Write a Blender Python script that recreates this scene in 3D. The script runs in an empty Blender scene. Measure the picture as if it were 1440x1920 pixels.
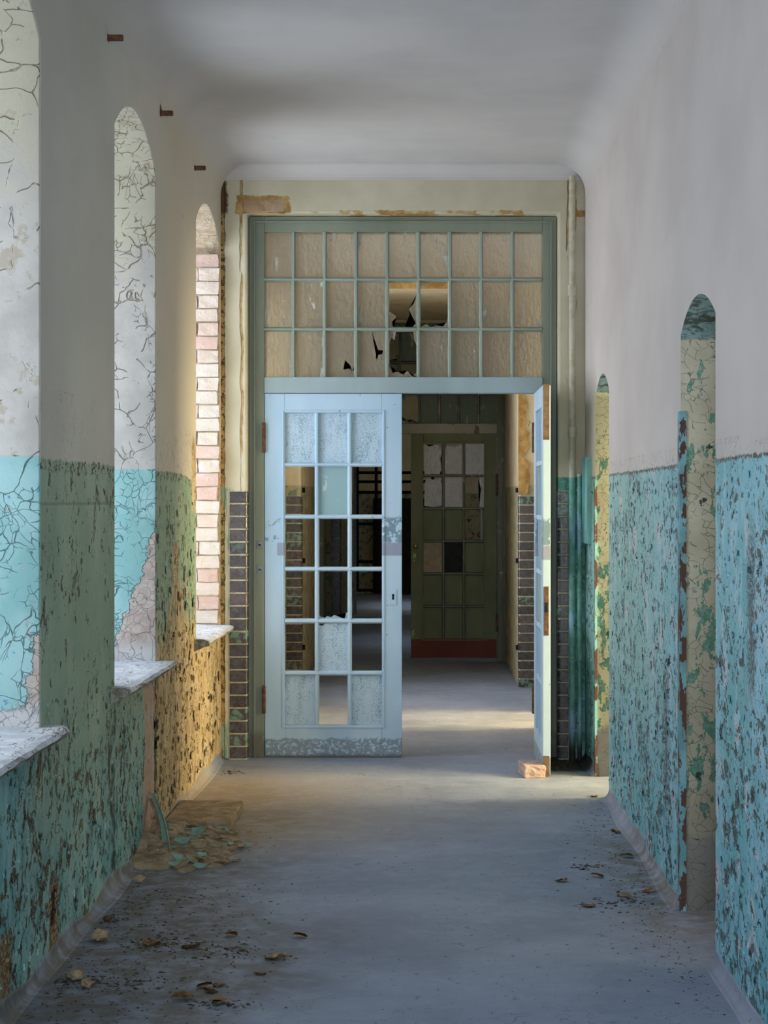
import bpy, bmesh, math, random
from mathutils import Vector, Matrix, Euler, noise as mn
R = math.radians
rnd = random.Random(7)
sc = bpy.context.scene
COL = sc.collection

# ------------------------------------------------------------------ camera, world, light, exposure
FPX = 3600.0                      # focal length in pixels of the 1440x1920 frame
VX, VY, EYE = 790.0, 940.0, 1.5   # vanishing point of the corridor, eye height
cam = bpy.data.cameras.new('camera')
cam.sensor_fit = 'VERTICAL'; cam.sensor_height = 36.0
cam.lens = FPX / 1920 * 36.0
cam.shift_x = -(VX - 720) / 1920
cam.shift_y = (VY - 960) / 1920
cam.clip_end = 200
co = bpy.data.objects.new('camera', cam); COL.objects.link(co)
co.location = (0, 0, EYE); co.rotation_euler = (R(90), 0, 0)
sc.camera = co
sc.view_settings.view_transform = 'Standard'; sc.view_settings.look = 'None'
sc.view_settings.gamma = 1.0; sc.view_settings.use_curve_mapping = False
sc.view_settings.exposure = 0.0
sc.cycles.diffuse_bounces = 4
sc.cycles.glossy_bounces = 2
sc.cycles.transmission_bounces = 6
sc.cycles.max_bounces = 8
sc.cycles.adaptive_threshold = 0.06
sc.cycles.sample_clamp_indirect = 6.0
w = bpy.data.worlds.new('world'); sc.world = w; w.use_nodes = True
w.node_tree.nodes['Background'].inputs[0].default_value = (0.62, 0.78, 1.0, 1)
w.node_tree.nodes['Background'].inputs[1].default_value = 0.6

def LX(y): return -(1.2 - 0.0069 * (y - 6.05))      # the left wall is not quite parallel to the view
YB = -3.0                                           # the corridor goes on behind the camera
RXW = 0.95                                          # right wall
DW = 11.15                                          # front of the wall that holds the near door
DF = 11.25                                          # front of the near door frame

def area(name, loc, rot, sx, sy, power, col):
    l = bpy.data.lights.new(name, 'AREA'); l.shape = 'RECTANGLE'; l.size = sx; l.size_y = sy
    l.energy = power; l.color = col
    o = bpy.data.objects.new(name, l); COL.objects.link(o); o.location = loc; o.rotation_euler = rot
    return o
COOL = (0.80, 0.89, 1.0); WARM = (1.0, 0.80, 0.42)
# windows of the left wall: (near edge, far edge)
WINS = [(-0.13, 0.98), (2.40, 3.52), (4.94, 6.05), (7.456, 8.566), (10.0, 11.12)]
WPOW = [40, 44, 44, 50, 66]
for (a, b), p in zip(WINS, WPOW):
    area('window_and_fill_light', (LX((a + b) / 2) - 0.62, (a + b) / 2, 1.95), (0, R(-90), 0), 2.3, 1.1, p, COOL)
area('window_and_fill_light', (-1.82, 13.1, 1.95), (0, R(-90), 0), 2.2, 1.1, 100, COOL)
area('window_and_fill_light', (-1.82, 20.6, 1.95), (0, R(-90), 0), 2.2, 1.1, 22, COOL)
area('window_and_fill_light', (-1.82, 27.6, 1.95), (0, R(-90), 0), 2.2, 1.1, 60, COOL)
area('window_and_fill_light', (-.12, YB - .35, 1.85), (R(90), 0, 0), 1.4, 2.0, 260, COOL)  # added light behind the camera, frontal fill for door, tiles and pipes
area('window_and_fill_light', (-1.82, 14.75, 1.95), (0, R(-90), 0), 2.2, .9, 130, (.9, .93, 1.0))
# sunlit windows of the rooms on the other side
area('room_daylight', (4.15, 10.0, 1.75), (0, R(90), 0), 1.9, 1.1, 300, WARM)
area('room_daylight', (4.15, 8.75, 1.75), (0, R(90), 0), 1.9, 1.1, 300, WARM)
area('room_daylight', (4.15, 6.2, 1.75), (0, R(90), 0), 1.9, 1.3, 26, (1.0, 0.84, 0.6))
area('room_daylight', (4.15, 13.25, 1.75), (0, R(90), 0), 1.9, 1.3, 680, (1.0, .72, .32))

# ------------------------------------------------------------------ node helpers
class G:
    def __init__(s, name):
        s.m = bpy.data.materials.new(name); s.m.use_nodes = True
        s.t = s.m.node_tree; s.n = s.t.nodes; s.n.clear()
        s.out = s.n.new('ShaderNodeOutputMaterial')
        s._pos = None; s._sep = None
    def L(s, a, b): s.t.links.new(a, b)
    def put(s, sock, v):
        if isinstance(v, bpy.types.NodeSocket): s.L(v, sock)
        elif isinstance(v, tuple) and sock.type == 'RGBA': sock.default_value = (*v[:3], 1)
        else: sock.default_value = v
    def pos(s):
        if s._pos is None: s._pos = s.n.new('ShaderNodeNewGeometry').outputs['Position']
        return s._pos
    def obj(s): return s.n.new('ShaderNodeTexCoord').outputs['Object']
    def rand(s): return s.n.new('ShaderNodeObjectInfo').outputs['Random']
    def xyz(s):
        if s._sep is None:
            q = s.n.new('ShaderNodeSeparateXYZ'); s.L(s.pos(), q.inputs[0]); s._sep = q.outputs
        return s._sep
    def sc(s, v, k):
        q = s.n.new('ShaderNodeVectorMath'); q.operation = 'MULTIPLY'; s.L(v, q.inputs[0]); q.inputs[1].default_value = k
        return q.outputs[0]
    def ma(s, op, a, b=0.0, c=None):
        q = s.n.new('ShaderNodeMath'); q.operation = op
        s.put(q.inputs[0], a); s.put(q.inputs[1], b)
        if c is not None: s.put(q.inputs[2], c)
        return q.outputs[0]
    def add(s, *a):
        r = a[0]
        for b in a[1:]: r = s.ma('ADD', r, b)
        return r
    def mul(s, *a):
        r = a[0]
        for b in a[1:]: r = s.ma('MULTIPLY', r, b)
        return r
    def sub(s, a, b): return s.ma('SUBTRACT', a, b)
    def mad(s, a, k, c): return s.ma('MULTIPLY_ADD', a, k, c)
    def inv(s, a): return s.ma('SUBTRACT', 1.0, a)
    def mx(s, a, b): return s.ma('MAXIMUM', a, b)
    def noise(s, v, scale, detail=4.0, rough=0.6, dist=0.0):
        q = s.n.new('ShaderNodeTexNoise'); s.L(v, q.inputs['Vector'])
        q.inputs['Scale'].default_value = scale; q.inputs['Detail'].default_value = min(detail, 3.6)
        q.inputs['Roughness'].default_value = rough; q.inputs['Distortion'].default_value = dist
        return q.outputs['Fac']
    def vor(s, v, scale, feature='DISTANCE_TO_EDGE', rand=1.0, out='Distance'):
        q = s.n.new('ShaderNodeTexVoronoi'); q.feature = feature; s.L(v, q.inputs['Vector'])
        q.inputs['Scale'].default_value = scale; q.inputs['Randomness'].default_value = rand
        return q.outputs[out]
    def ss(s, v, lo, hi):
        q = s.n.new('ShaderNodeMapRange'); q.interpolation_type = 'SMOOTHSTEP'; s.put(q.inputs['Value'], v)
        if lo < hi:
            q.inputs['From Min'].default_value = lo; q.inputs['From Max'].default_value = hi
        else:
            q.inputs['From Min'].default_value = hi; q.inputs['From Max'].default_value = lo
            q.inputs['To Min'].default_value = 1.0; q.inputs['To Max'].default_value = 0.0
        return q.outputs['Result']
    def band(s, v, a, b, e):   # 1 between a and b with soft edges e
        return s.mul(s.ss(v, a - e, a + e), s.ss(v, b + e, b - e))
    def mix(s, f, a, b):
        q = s.n.new('ShaderNodeMix'); q.data_type = 'RGBA'; q.clamp_factor = True
        s.put(q.inputs[0], f); s.put(q.inputs[6], a); s.put(q.inputs[7], b)
        return q.outputs[2]
    def warp(s, v, scale, amt):
        q = s.n.new('ShaderNodeTexNoise'); s.L(v, q.inputs['Vector']); q.inputs['Scale'].default_value = scale; q.inputs['Detail'].default_value = 1
        k = s.n.new('ShaderNodeVectorMath'); k.operation = 'MULTIPLY_ADD'; s.L(q.outputs['Color'], k.inputs[0])
        k.inputs[1].default_value = (amt,) * 3; s.L(v, k.inputs[2])
        return k.outputs[0]
    def fin(s, col, rough=0.7, height=None, dist=0.004, strength=1.0, metal=0.0, spec=0.3, coat=None):
        p = s.n.new('ShaderNodeBsdfPrincipled')
        s.put(p.inputs['Base Color'], col); s.put(p.inputs['Roughness'], rough); s.put(p.inputs['Metallic'], metal)
        p.inputs['Specular IOR Level'].default_value = spec
        if coat: p.inputs['Coat Weight'].default_value = coat
        if height is not None:
            b = s.n.new('ShaderNodeBump'); b.inputs['Distance'].default_value = dist; b.inputs['Strength'].default_value = strength
            s.L(height, b.inputs['Height']); s.L(b.outputs[0], p.inputs['Normal'])
        s.p = p
        s.L(p.outputs[0], s.out.inputs[0])
        return s.m

M = {}
DADO = 1.637; CEIL = 3.45

def m_right_wall():
    g = G('right_wall_paint'); P = g.pos(); X, Y, Z = g.xyz()
    pw = g.warp(P, 9, .05); pv = g.sc(pw, (1, .55, 1)); pf = g.sc(pw, (1, .7, 1))
    big = g.noise(g.sc(P, (1, 1, .8)), 2.0, 3, .6); den = g.noise(g.sc(P, (1, .9, .7)), 4.5, 4, .6)
    n1 = g.noise(pv, 27, 4, .62, .5); n2 = g.noise(pf, 70, 3, .65); n3 = g.noise(g.sc(pw, (1, .9, .7)), 8, 4, .65)
    rdg = g.ma('ABSOLUTE', g.sub(g.noise(g.sc(pw, (1, 1, .7)), 14, 4, .6, .6), .5))
    blue = g.mix(g.ss(big, .38, .62), (.17, .44, .48), (.29, .56, .66))
    blue = g.mix(g.ss(n3, .48, .66), blue, (.41, .63, .73))
    blue = g.mix(g.mul(g.ss(n1, .40, .30), .5), blue, (.14, .40, .46))
    blue = g.mix(g.mul(g.ss(Y, 6.6, 8.4), g.ss(Z, .2, .8), .7), blue, (.28, .47, .43))
    blue = g.mix(g.mul(g.ss(Z, .9, .2), g.ss(n3, .42, .56), .7), blue, (.08, .36, .45))
    dm = g.add(g.mul(g.sub(den, .5), .30), g.mul(g.ss(Z, 1.1, .1), .030))
    slit = g.ss(g.add(g.mul(n1, .70), g.mul(n2, .30), dm), .562, .576)
    fine = g.mul(g.ss(rdg, .011, .004), g.ss(g.add(den, g.mul(g.sub(n2, .5), .6)), .49, .55))
    speck = g.ss(g.add(n2, dm), .635, .655)
    dark = g.mx(slit, g.mx(g.mul(fine, .85), g.mul(speck, .8)))
    under = g.mix(g.ss(n2, .42, .60), (.02, .045, .05), (.11, .17, .175))  # dark underlay plus the shade inside the cracks, both put into the colour
    pale = g.ss(g.add(g.mul(n3, .62), g.mul(n1, .30), g.mul(big, .08)), .566, .572)
    col = g.mix(pale, blue, g.mix(g.ss(n2, .4, .6), (.46, .48, .50), (.60, .60, .62)))
    nz = g.mul(g.sub(n1, .5), .25)
    st1 = g.mul(g.ss(g.ma('ABSOLUTE', g.add(Y, -5.52, nz)), .10, .03), g.band(g.add(Z, nz), .93, 1.40, .08), g.ss(n2, .38, .52))
    st2 = g.mul(g.ss(g.ma('ABSOLUTE', g.add(Y, -7.45, nz)), .12, .03), g.band(g.add(Z, nz), .28, .85, .1), g.ss(n2, .38, .52))
    st = g.mx(st1, st2)
    col = g.mix(st, col, (.10, .11, .13))
    col = g.mix(dark, col, under)
    rust = g.mul(g.ss(g.noise(pv, 10, 3, .6), .69, .71), g.ss(n1, .45, .5))
    col = g.mix(rust, col, (.16, .08, .045))
    up_n = g.noise(g.sc(P, (1, .6, 1)), 2.2, 5, .6)
    upper = g.mix(g.ss(up_n, .3, .7), (.55, .495, .465), (.61, .555, .525))
    edge = g.add(Z, g.mul(g.sub(g.noise(P, 30, 5, .7), .5), .035))
    um = g.ss(edge, DADO - .003, DADO + .003)
    rim = g.mul(g.band(edge, DADO - .012, DADO + .004, .004), g.ss(n2, .38, .5))
    col = g.mix(rim, col, (.09, .08, .06))
    col = g.mix(um, col, upper)
    h = g.sub(g.add(g.mul(n2, .35), g.mul(n3, .8)), slit)
    return g.fin(col, g.mix(um, (.5, .5, .5), (.9, .9, .9)), h, .007, 1.0)

def m_right_upper():
    g = G('right_upper_whitewash'); P = g.pos()
    up_n = g.noise(g.sc(P, (1, .6, 1)), 2.2, 5, .6)
    return g.fin(g.mix(g.ss(up_n, .3, .7), (.55, .495, .465), (.61, .555, .525)), .9, up_n, .0018, 1.0)
def m_left_upper():
    g = G('left_upper_whitewash'); P = g.pos(); Y = g.xyz()[1]
    up_n = g.noise(g.sc(P, (1, .6, 1)), 2.2, 5, .6)
    upper = g.mix(g.ss(up_n, .3, .7), (.555, .54, .47), (.62, .60, .53))
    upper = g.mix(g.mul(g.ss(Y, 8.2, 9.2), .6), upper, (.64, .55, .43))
    crk = g.ss(g.noise(g.sc(P, (1, 1, .6)), 9, 5, .7), .725, .735)
    return g.fin(g.mix(crk, upper, (.10, .08, .05)), .9, up_n, .0022, 1.0)
def m_left_wall():
    g = G('left_wall_paint'); P = g.pos(); X, Y, Z = g.xyz()
    pw = g.warp(P, 8, .05); pv = g.sc(pw, (1, .7, .7)); pf = g.sc(pw, (1, .7, 1))
    big = g.noise(g.sc(P, (1, 1, .8)), 1.8, 3, .6); den = g.noise(g.sc(P, (1, .9, .7)), 4, 4, .6)
    n1 = g.noise(pv, 25, 4, .62, .5); n2 = g.noise(pf, 70, 3, .65); n3 = g.noise(g.sc(pw, (1, 1, .6)), 7, 4, .65)
    rdg = g.ma('ABSOLUTE', g.sub(g.noise(g.sc(pw, (1, 1, .55)), 11, 4, .6, .6), .5))
    low = g.ss(Z, .95, .35)
    green = g.mix(g.ss(big, .35, .65), (.27, .375, .275), (.36, .465, .35))
    green = g.mix(g.mul(g.ss(n1, .42, .30), .45), green, (.43, .53, .43))
    teal = g.mix(g.ss(n3, .4, .6), (.17, .41, .41), (.35, .58, .55))
    green = g.mix(g.mul(g.ss(g.add(Z, g.mul(g.sub(n3, .5), .9)), .70, .15), .75), green, teal)
    green = g.mix(g.mul(g.ss(Y, 6.1, 5.6), g.ss(Z, 1.0, .7), .9), green, teal)
    dm = g.add(g.mul(g.sub(den, .5), .28), g.mul(low, .055), g.mul(g.ss(Y, 8.3, 8.7), .03))
    slit = g.ss(g.add(g.mul(n1, .72), g.mul(n2, .28), dm), .588, .602)
    fine = g.mul(g.ss(rdg, .010, .003), g.ss(g.add(den, g.mul(low, .08)), .50, .56))
    dark = g.mx(slit, g.mul(fine, .8))
    under = g.mix(g.ss(n2, .42, .58), (.025, .03, .02), (.17, .16, .10))
    col = g.mix(dark, green, under)
    nz = g.mul(g.sub(n3, .5), .5)
    st = g.mul(g.ss(g.ma('ABSOLUTE', g.add(Y, -7.38, nz)), .13, .04), g.band(g.add(Z, nz), -.2, .62, .08), g.ss(n1, .35, .55))
    col = g.mix(g.mul(st, .85), col, (.035, .045, .04))
    # bare ochre plaster of the far pier and below the far sill
    wd = g.sub(1.55, Z)
    och_c = g.mix(g.ss(g.add(g.mul(n3, .6), g.mul(n1, .4)), .36, .62), (.44, .31, .14), (.66, .53, .34))
    fis = g.mx(g.ss(g.add(g.mul(n1, .7), g.mul(n2, .3), g.mul(g.sub(den, .5), .2)), .585, .61), g.ss(rdg, .02, .006))
    och_c = g.mix(fis, och_c, g.mix(g.ss(n2, .4, .6), (.06, .035, .015), (.26, .15, .05)))
    wedge = g.sub(g.mul(wd, .60), g.ma('ABSOLUTE', g.add(Y, -9.25)))
    wm = g.mul(g.ss(g.add(wedge, g.mul(g.sub(n1, .5), 1.3), g.mul(g.sub(n3, .5), 1.5)), .10, .13), g.ss(Y, 8.55, 8.62))
    below = g.mul(g.ss(g.add(Z, g.mul(g.sub(n1, .5), .9)), .95, .8), g.ss(g.add(Y, g.mul(g.sub(n1, .5), .2)), 8.50, 8.60), g.ss(n3, .66, .63))
    och = g.mx(wm, below)
    chip = g.mul(g.ss(g.add(Y, g.mul(g.sub(n2, .5), .15)), 9.78, 9.86), g.band(g.add(Z, g.mul(g.sub(n2, .5), .1)), 1.45, 1.82, .03))
    col = g.mix(och, col, och_c)
    # pinkish plaster strip under the middle sill
    pk = g.mul(g.band(g.add(Y, g.mul(g.sub(n3, .5), .5)), 8.20, 8.50, .02), g.ss(g.add(Z, g.mul(g.sub(n1, .5), .3)), .76, .70))
    col = g.mix(pk, col, g.mix(g.ss(n1, .4, .6), (.46, .32, .24), (.56, .43, .34)))
    gap = g.mul(g.band(g.add(Y, g.mul(g.sub(n1, .5), .15)), 8.51, 8.56, .012), g.ss(Z, .74, .70))
    col = g.mix(gap, col, (.05, .03, .015))
    # two crumbled holes low down near the viewpoint
    ho = g.mx(g.mul(g.ss(g.ma('ABSOLUTE', g.add(Y, -6.25, g.mul(g.sub(n1, .5), .25))), .085, .07), g.ss(g.add(Z, g.mul(g.sub(n2, .5), .12)), .27, .25)),
              g.mul(g.ss(g.ma('ABSOLUTE', g.add(Y, -5.55, g.mul(g.sub(n1, .5), .25))), .07, .06), g.ss(g.add(Z, g.mul(g.sub(n2, .5), .12)), .26, .24)))
    col = g.mix(ho, col, g.mix(g.ss(n2, .45, .55), (.16, .085, .03), (.40, .29, .16)))
    hd = g.mx(g.mul(g.ss(g.ma('ABSOLUTE', g.add(Y, -6.25, g.mul(g.sub(n1, .5), .15))), .035, .02), g.band(g.add(Z, g.mul(g.sub(n1, .5), .1)), .13, .23, .015)), 0.0)
    col = g.mix(hd, col, (.02, .012, .006))
    # upper whitewash
    up_n = g.noise(g.sc(P, (1, .6, 1)), 2.2, 5, .6)
    upper = g.mix(g.ss(up_n, .3, .7), (.555, .54, .47), (.62, .60, .53))
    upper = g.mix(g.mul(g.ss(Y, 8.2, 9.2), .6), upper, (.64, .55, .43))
    edge = g.add(Z, g.mul(g.sub(g.noise(P, 22, 5, .75), .5), .05), g.mul(g.ss(Y, 9.3, 9.9), .03))
    um = g.ss(edge, DADO - .003, DADO + .003)
    rim = g.mul(g.band(edge, DADO - .04, DADO + .003, .005), g.ss(g.add(n2, g.mul(g.sub(n1, .5), .6)), .53, .57))
    col = g.mix(rim, col, (.11, .10, .06))
    rim2 = g.mul(g.band(g.add(Z, g.mul(g.sub(n2, .5), .01)), 1.487, 1.497, .003), g.ss(Y, 8.5, 8.0), .4)
    col = g.mix(rim2, col, (.10, .10, .06))
    col = g.mix(um, col, upper)
    col = g.mix(chip, col, och_c)
    crk = g.mul(g.ss(g.noise(g.sc(P, (1, 1, .6)), 9, 5, .7), .725, .735), um)
    col = g.mix(crk, col, (.10, .08, .05))
    h = g.sub(g.add(g.mul(n2, .35), g.mul(n3, .9)), slit); h = g.sub(h, g.mul(wm, .7)); h = g.sub(h, g.mul(hd, 2.0))
    return g.fin(col, .75, h, .009, 1.0)

def m_left_reveal():
    g = G('left_reveal_paint'); P = g.pos(); X, Y, Z = g.xyz()
    n1 = g.noise(P, 18, 5, .7); n2 = g.noise(P, 60, 4, .7); n3 = g.noise(P, 5, 4, .6)
    wv = g.warp(g.warp(P, 5, .16), 22, .03)
    cr = g.vor(wv, 24); cr2 = g.vor(wv, 9)
    gate = g.noise(P, 9, 3, .6); mid = g.ss(Y, 7.2, 7.6)
    crack = g.mx(g.mul(g.ss(cr, .028, .006), g.ss(gate, .44, .54)), g.mul(g.ss(cr2, .014, .003), g.ss(n3, .38, .48)))
    blue = g.mix(g.ss(n3, .35, .65), (.21, .40, .39), (.31, .50, .50))
    deep = g.ss(g.add(g.mul(n1, .6), g.mul(n3, .4)), .63, .64)
    blue = g.mix(deep, blue, (.10, .32, .46))
    pinkp = g.ss(g.add(g.mul(g.noise(P, 14, 5, .65), .75), g.mul(n3, .25)), .615, .622)
    blue = g.mix(pinkp, blue, (.46, .39, .36))
    col = g.mix(g.mul(crack, .75), blue, (.07, .14, .14))
    white = g.mix(g.ss(n3, .35, .65), (.40, .375, .34), (.51, .48, .44))
    white = g.mix(g.mul(g.ss(g.add(Z, g.mul(g.sub(n3, .5), 1.0)), 2.35, 2.75), .75), white, (.40, .37, .26))
    wst = g.ss(g.add(n3, g.mul(g.sub(n1, .5), .6)), .58, .66)
    white = g.mix(g.mul(wst, .6), white, (.33, .27, .18))
    cz = g.mx(g.mul(g.ss(cr2, .022, .004), g.ss(g.add(gate, g.mul(mid, .05), g.mul(g.ss(Z, 2.2, 2.6), .05)), .50, .58)), g.mul(g.ss(cr, .035, .006), mid, g.ss(g.add(gate, g.mul(g.ss(Z, 2.2, 2.7), .05)), .56, .62)))
    white = g.mix(g.mul(cz, .62), white, (.17, .135, .09))
    um = g.ss(g.add(Z, g.mul(g.sub(n2, .5), .012)), DADO + .003, DADO + .009)
    col = g.mix(um, col, white)
    nz = g.add(g.mul(g.sub(n1, .5), .12), g.mul(g.sub(n3, .5), .10))
    e2 = g.add(X, 1.186, g.mul(g.sub(1.40, Z), .33), nz)
    b2 = g.mul(g.ss(e2, -.004, .004), g.ss(Z, 1.41, 1.36), g.ss(Y, 7.2, 7.3), g.ss(Y, 9.5, 9.4))
    e1 = g.add(X, 1.2, g.mul(g.sub(1.10, Z), .18), nz)
    b1 = g.mul(g.ss(e1, .0, .008), g.ss(Z, 1.14, 1.08), g.ss(Y, 6.6, 6.4))
    foot = g.ss(g.add(Z, g.mul(nz, .5)), .86, .84)
    bare = g.mx(g.mx(b1, b2), foot)
    bc = g.mix(g.ss(n1, .35, .65), (.38, .30, .26), (.50, .42, .37))
    bc = g.mix(g.ss(Z, .9, .82), bc, (.54, .52, .52))
    col = g.mix(bare, col, bc)
    col = g.mix(g.ss(Y, 9.6, 9.8), col, g.mix(g.ss(n1, .35, .65), (.38, .29, .19), (.56, .47, .36)))
    h = g.sub(g.mad(n2, .15, 1.0), g.mul(crack, g.inv(um))); h = g.sub(h, g.mul(bare, .9)); h = g.sub(h, g.mul(cz, um)); h = g.sub(h, g.mul(pinkp, .4))
    return g.fin(col, .7, h, .006, 1.0)

def m_right_reveal():
    g = G('right_reveal_paint'); P = g.pos(); X, Y, Z = g.xyz()
    n1 = g.noise(P, 14, 5, .7); n3 = g.noise(P, 5, 4, .6); n2 = g.noise(P, 60, 3, .6)
    wv = g.warp(g.warp(P, 6, .12), 25, .025)
    cr = g.vor(wv, 26); crack = g.mul(g.ss(cr, .022, .005), g.ss(n1, .43, .52))
    cream = g.mix(g.ss(n3, .3, .7), (.44, .40, .28), (.58, .53, .39))
    cream = g.mix(g.mul(g.ss(Y, 9.4, 9.6), .8), cream, (.66, .62, .36))  # sunlit yellow on the farther doorway's jamb, put into the cream colour
    gr = g.ss(g.add(g.mul(g.noise(g.sc(P, (1, 1, .5)), 24, 5, .68), .7), g.mul(n3, .3), g.mul(g.band(Z, .35, 1.25, .15), .055)), .573, .579)
    col = g.mix(g.mul(crack, .6), cream, (.17, .14, .09))
    col = g.mix(gr, col, g.mix(g.ss(n2, .4, .6), (.10, .27, .17), (.20, .34, .27)))
    dk = g.ss(g.add(g.mul(g.noise(P, 11, 5, .7), .7), g.mul(n3, .3)), .635, .65)
    col = g.mix(dk, col, (.045, .06, .05))
    top = g.ss(g.add(Z, g.mul(g.sub(n2, .5), .02)), 2.085, 2.10)
    hz = g.noise(g.sc(P, (1, 1, 3)), 14, 5, .75)
    tc = g.mix(g.ss(hz, .42, .55), (.06, .075, .05), (.22, .33, .32)); tc = g.mix(g.ss(hz, .60, .66), tc, (.20, .15, .05))
    col = g.mix(top, col, tc)
    ft = g.ss(g.add(Z, g.mul(g.sub(n1, .5), .10)), .30, .24)
    col = g.mix(ft, col, (.36, .34, .30))
    h = g.sub(g.sub(1.0, g.mul(gr, .6)), g.mul(crack, .6)); h = g.sub(h, g.mul(dk, .5))
    return g.fin(col, .7, h, .005, 1.0)

def m_plaster(name, c1, c2, stain=(.30, .22, .12), amt=.25, scale=2.5, rough=.85):
    g = G(name); P = g.pos()
    a = g.noise(P, scale, 5, .6); b = g.noise(P, 40, 3, .6)
    col = g.mix(g.ss(a, .3, .7), c1, c2)
    s_ = g.mul(g.ss(g.noise(g.sc(P, (1, 1, .5)), 1.7, 5, .65), .55, .75), amt)
    col = g.mix(s_, col, stain)
    return g.fin(col, rough, g.add(a, g.mul(b, .15)), .004, .7)

def m_ceiling():
    g = G('ceiling_plaster'); P = g.pos(); X, Y, Z = g.xyz()
    a = g.noise(P, 1.6, 5, .6); b = g.noise(g.sc(P, (.5, 1.6, 1)), 22, 4, .6)
    col = g.mix(g.ss(a, .3, .7), (.53, .515, .51), (.60, .575, .565))
    cv = g.ss(Z, CEIL - .01, CEIL - .17)
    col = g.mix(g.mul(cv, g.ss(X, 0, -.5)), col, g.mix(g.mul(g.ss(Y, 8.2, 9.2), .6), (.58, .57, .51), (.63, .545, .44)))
    col = g.mix(g.mul(cv, g.ss(X, 0, .5)), col, (.575, .525, .495))
    ck = g.ss(b, .735, .75)
    col = g.mix(ck, col, (.10, .09, .08))
    return g.fin(col, .9, g.sub(g.mul(a, .3), ck), .003, .7)

def m_back_wall():
    g = G('door_wall_plaster'); P = g.pos(); X, Y, Z = g.xyz()
    a = g.noise(P, 3, 5, .6); n1 = g.noise(P, 14, 5, .7); n2 = g.noise(P, 50, 3, .6); nv = g.noise(g.sc(P, (1, 1, .12)), 16, 5, .7)
    cream = g.mix(g.ss(a, .3, .7), (.49, .45, .32), (.60, .555, .42))
    och = g.mix(g.ss(n1, .35, .65), (.30, .17, .055), (.48, .33, .14))
    # cracked ochre strips along the frame and the window corner
    d1 = g.ma('ABSOLUTE', g.add(X, 1.043, g.mul(g.sub(a, .5), .05))); d2 = g.ma('ABSOLUTE', g.add(X, 1.155, g.mul(g.sub(n1, .5), .03)))
    d3 = g.ma('ABSOLUTE', g.add(X, -.85, g.mul(g.sub(a, .5), .05)))
    m1 = g.mul(g.ss(d1, .009, .004), g.ss(nv, .42, .48)); m2 = g.ss(d2, .016, .010); m3 = g.mul(g.ss(d3, .006, .002), g.ss(nv, .50, .54))
    col = g.mix(g.mx(g.mx(m1, m2), m3), cream, och)
    # the hole over the frame and the brown patches in the top corners
    nz = g.mul(g.sub(n1, .5), .06)
    ex = g.ma('ABSOLUTE', g.add(X, .92, nz)); ez = g.ma('ABSOLUTE', g.add(Z, -3.225, g.mul(nz, .6)))
    m4 = g.mul(g.ss(ex, .165, .15), g.ss(ez, .055, .045))
    m5 = g.mul(g.ss(g.ma('ABSOLUTE', g.add(X, 1.165, nz)), .05, .03), g.band(g.add(Z, nz), 3.17, 3.36, .02))
    m6 = g.mul(g.ss(g.ma('ABSOLUTE', g.add(X, -.895, g.mul(nz, .5))), .010, .004), g.band(g.add(Z, nz), 2.6, 3.36, .02), g.ss(nv, .42, .5))
    m7 = g.mul(g.band(g.add(Z, g.mul(nz, .5)), 3.15, 3.188, .003), g.ss(a, .5, .54), g.ss(X, -1.0, -.9))
    col = g.mix(g.mx(g.mx(m4, m6), m7), col, och)
    col = g.mix(g.mx(m5, g.mul(m2, g.ss(n2, .5, .58))), col, (.10, .055, .02))
    # green dado paint on the right of the door
    dd = g.mul(g.ss(g.add(Z, g.mul(g.sub(n2, .5), .02)), DADO + .006, DADO), g.ss(X, .2, .25))
    gp = g.mix(g.ss(n1, .4, .6), (.06, .20, .13), (.16, .36, .30)); gp = g.mix(g.ss(g.noise(P, 22, 4, .7), .58, .62), gp, (.20, .46, .52))
    col = g.mix(dd, col, gp)
    dg = g.mul(g.ss(g.add(Z, g.mul(g.sub(n2, .5), .02)), DADO - .05, DADO - .07), g.ss(X, -.2, -.25), g.ss(nv, .52, .58))
    col = g.mix(dg, col, (.22, .36, .28))
    h = g.sub(a, g.mx(g.mx(m4, m2), g.mx(m1, m3)))
    return g.fin(col, .8, h, .008, 1.0)

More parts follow.
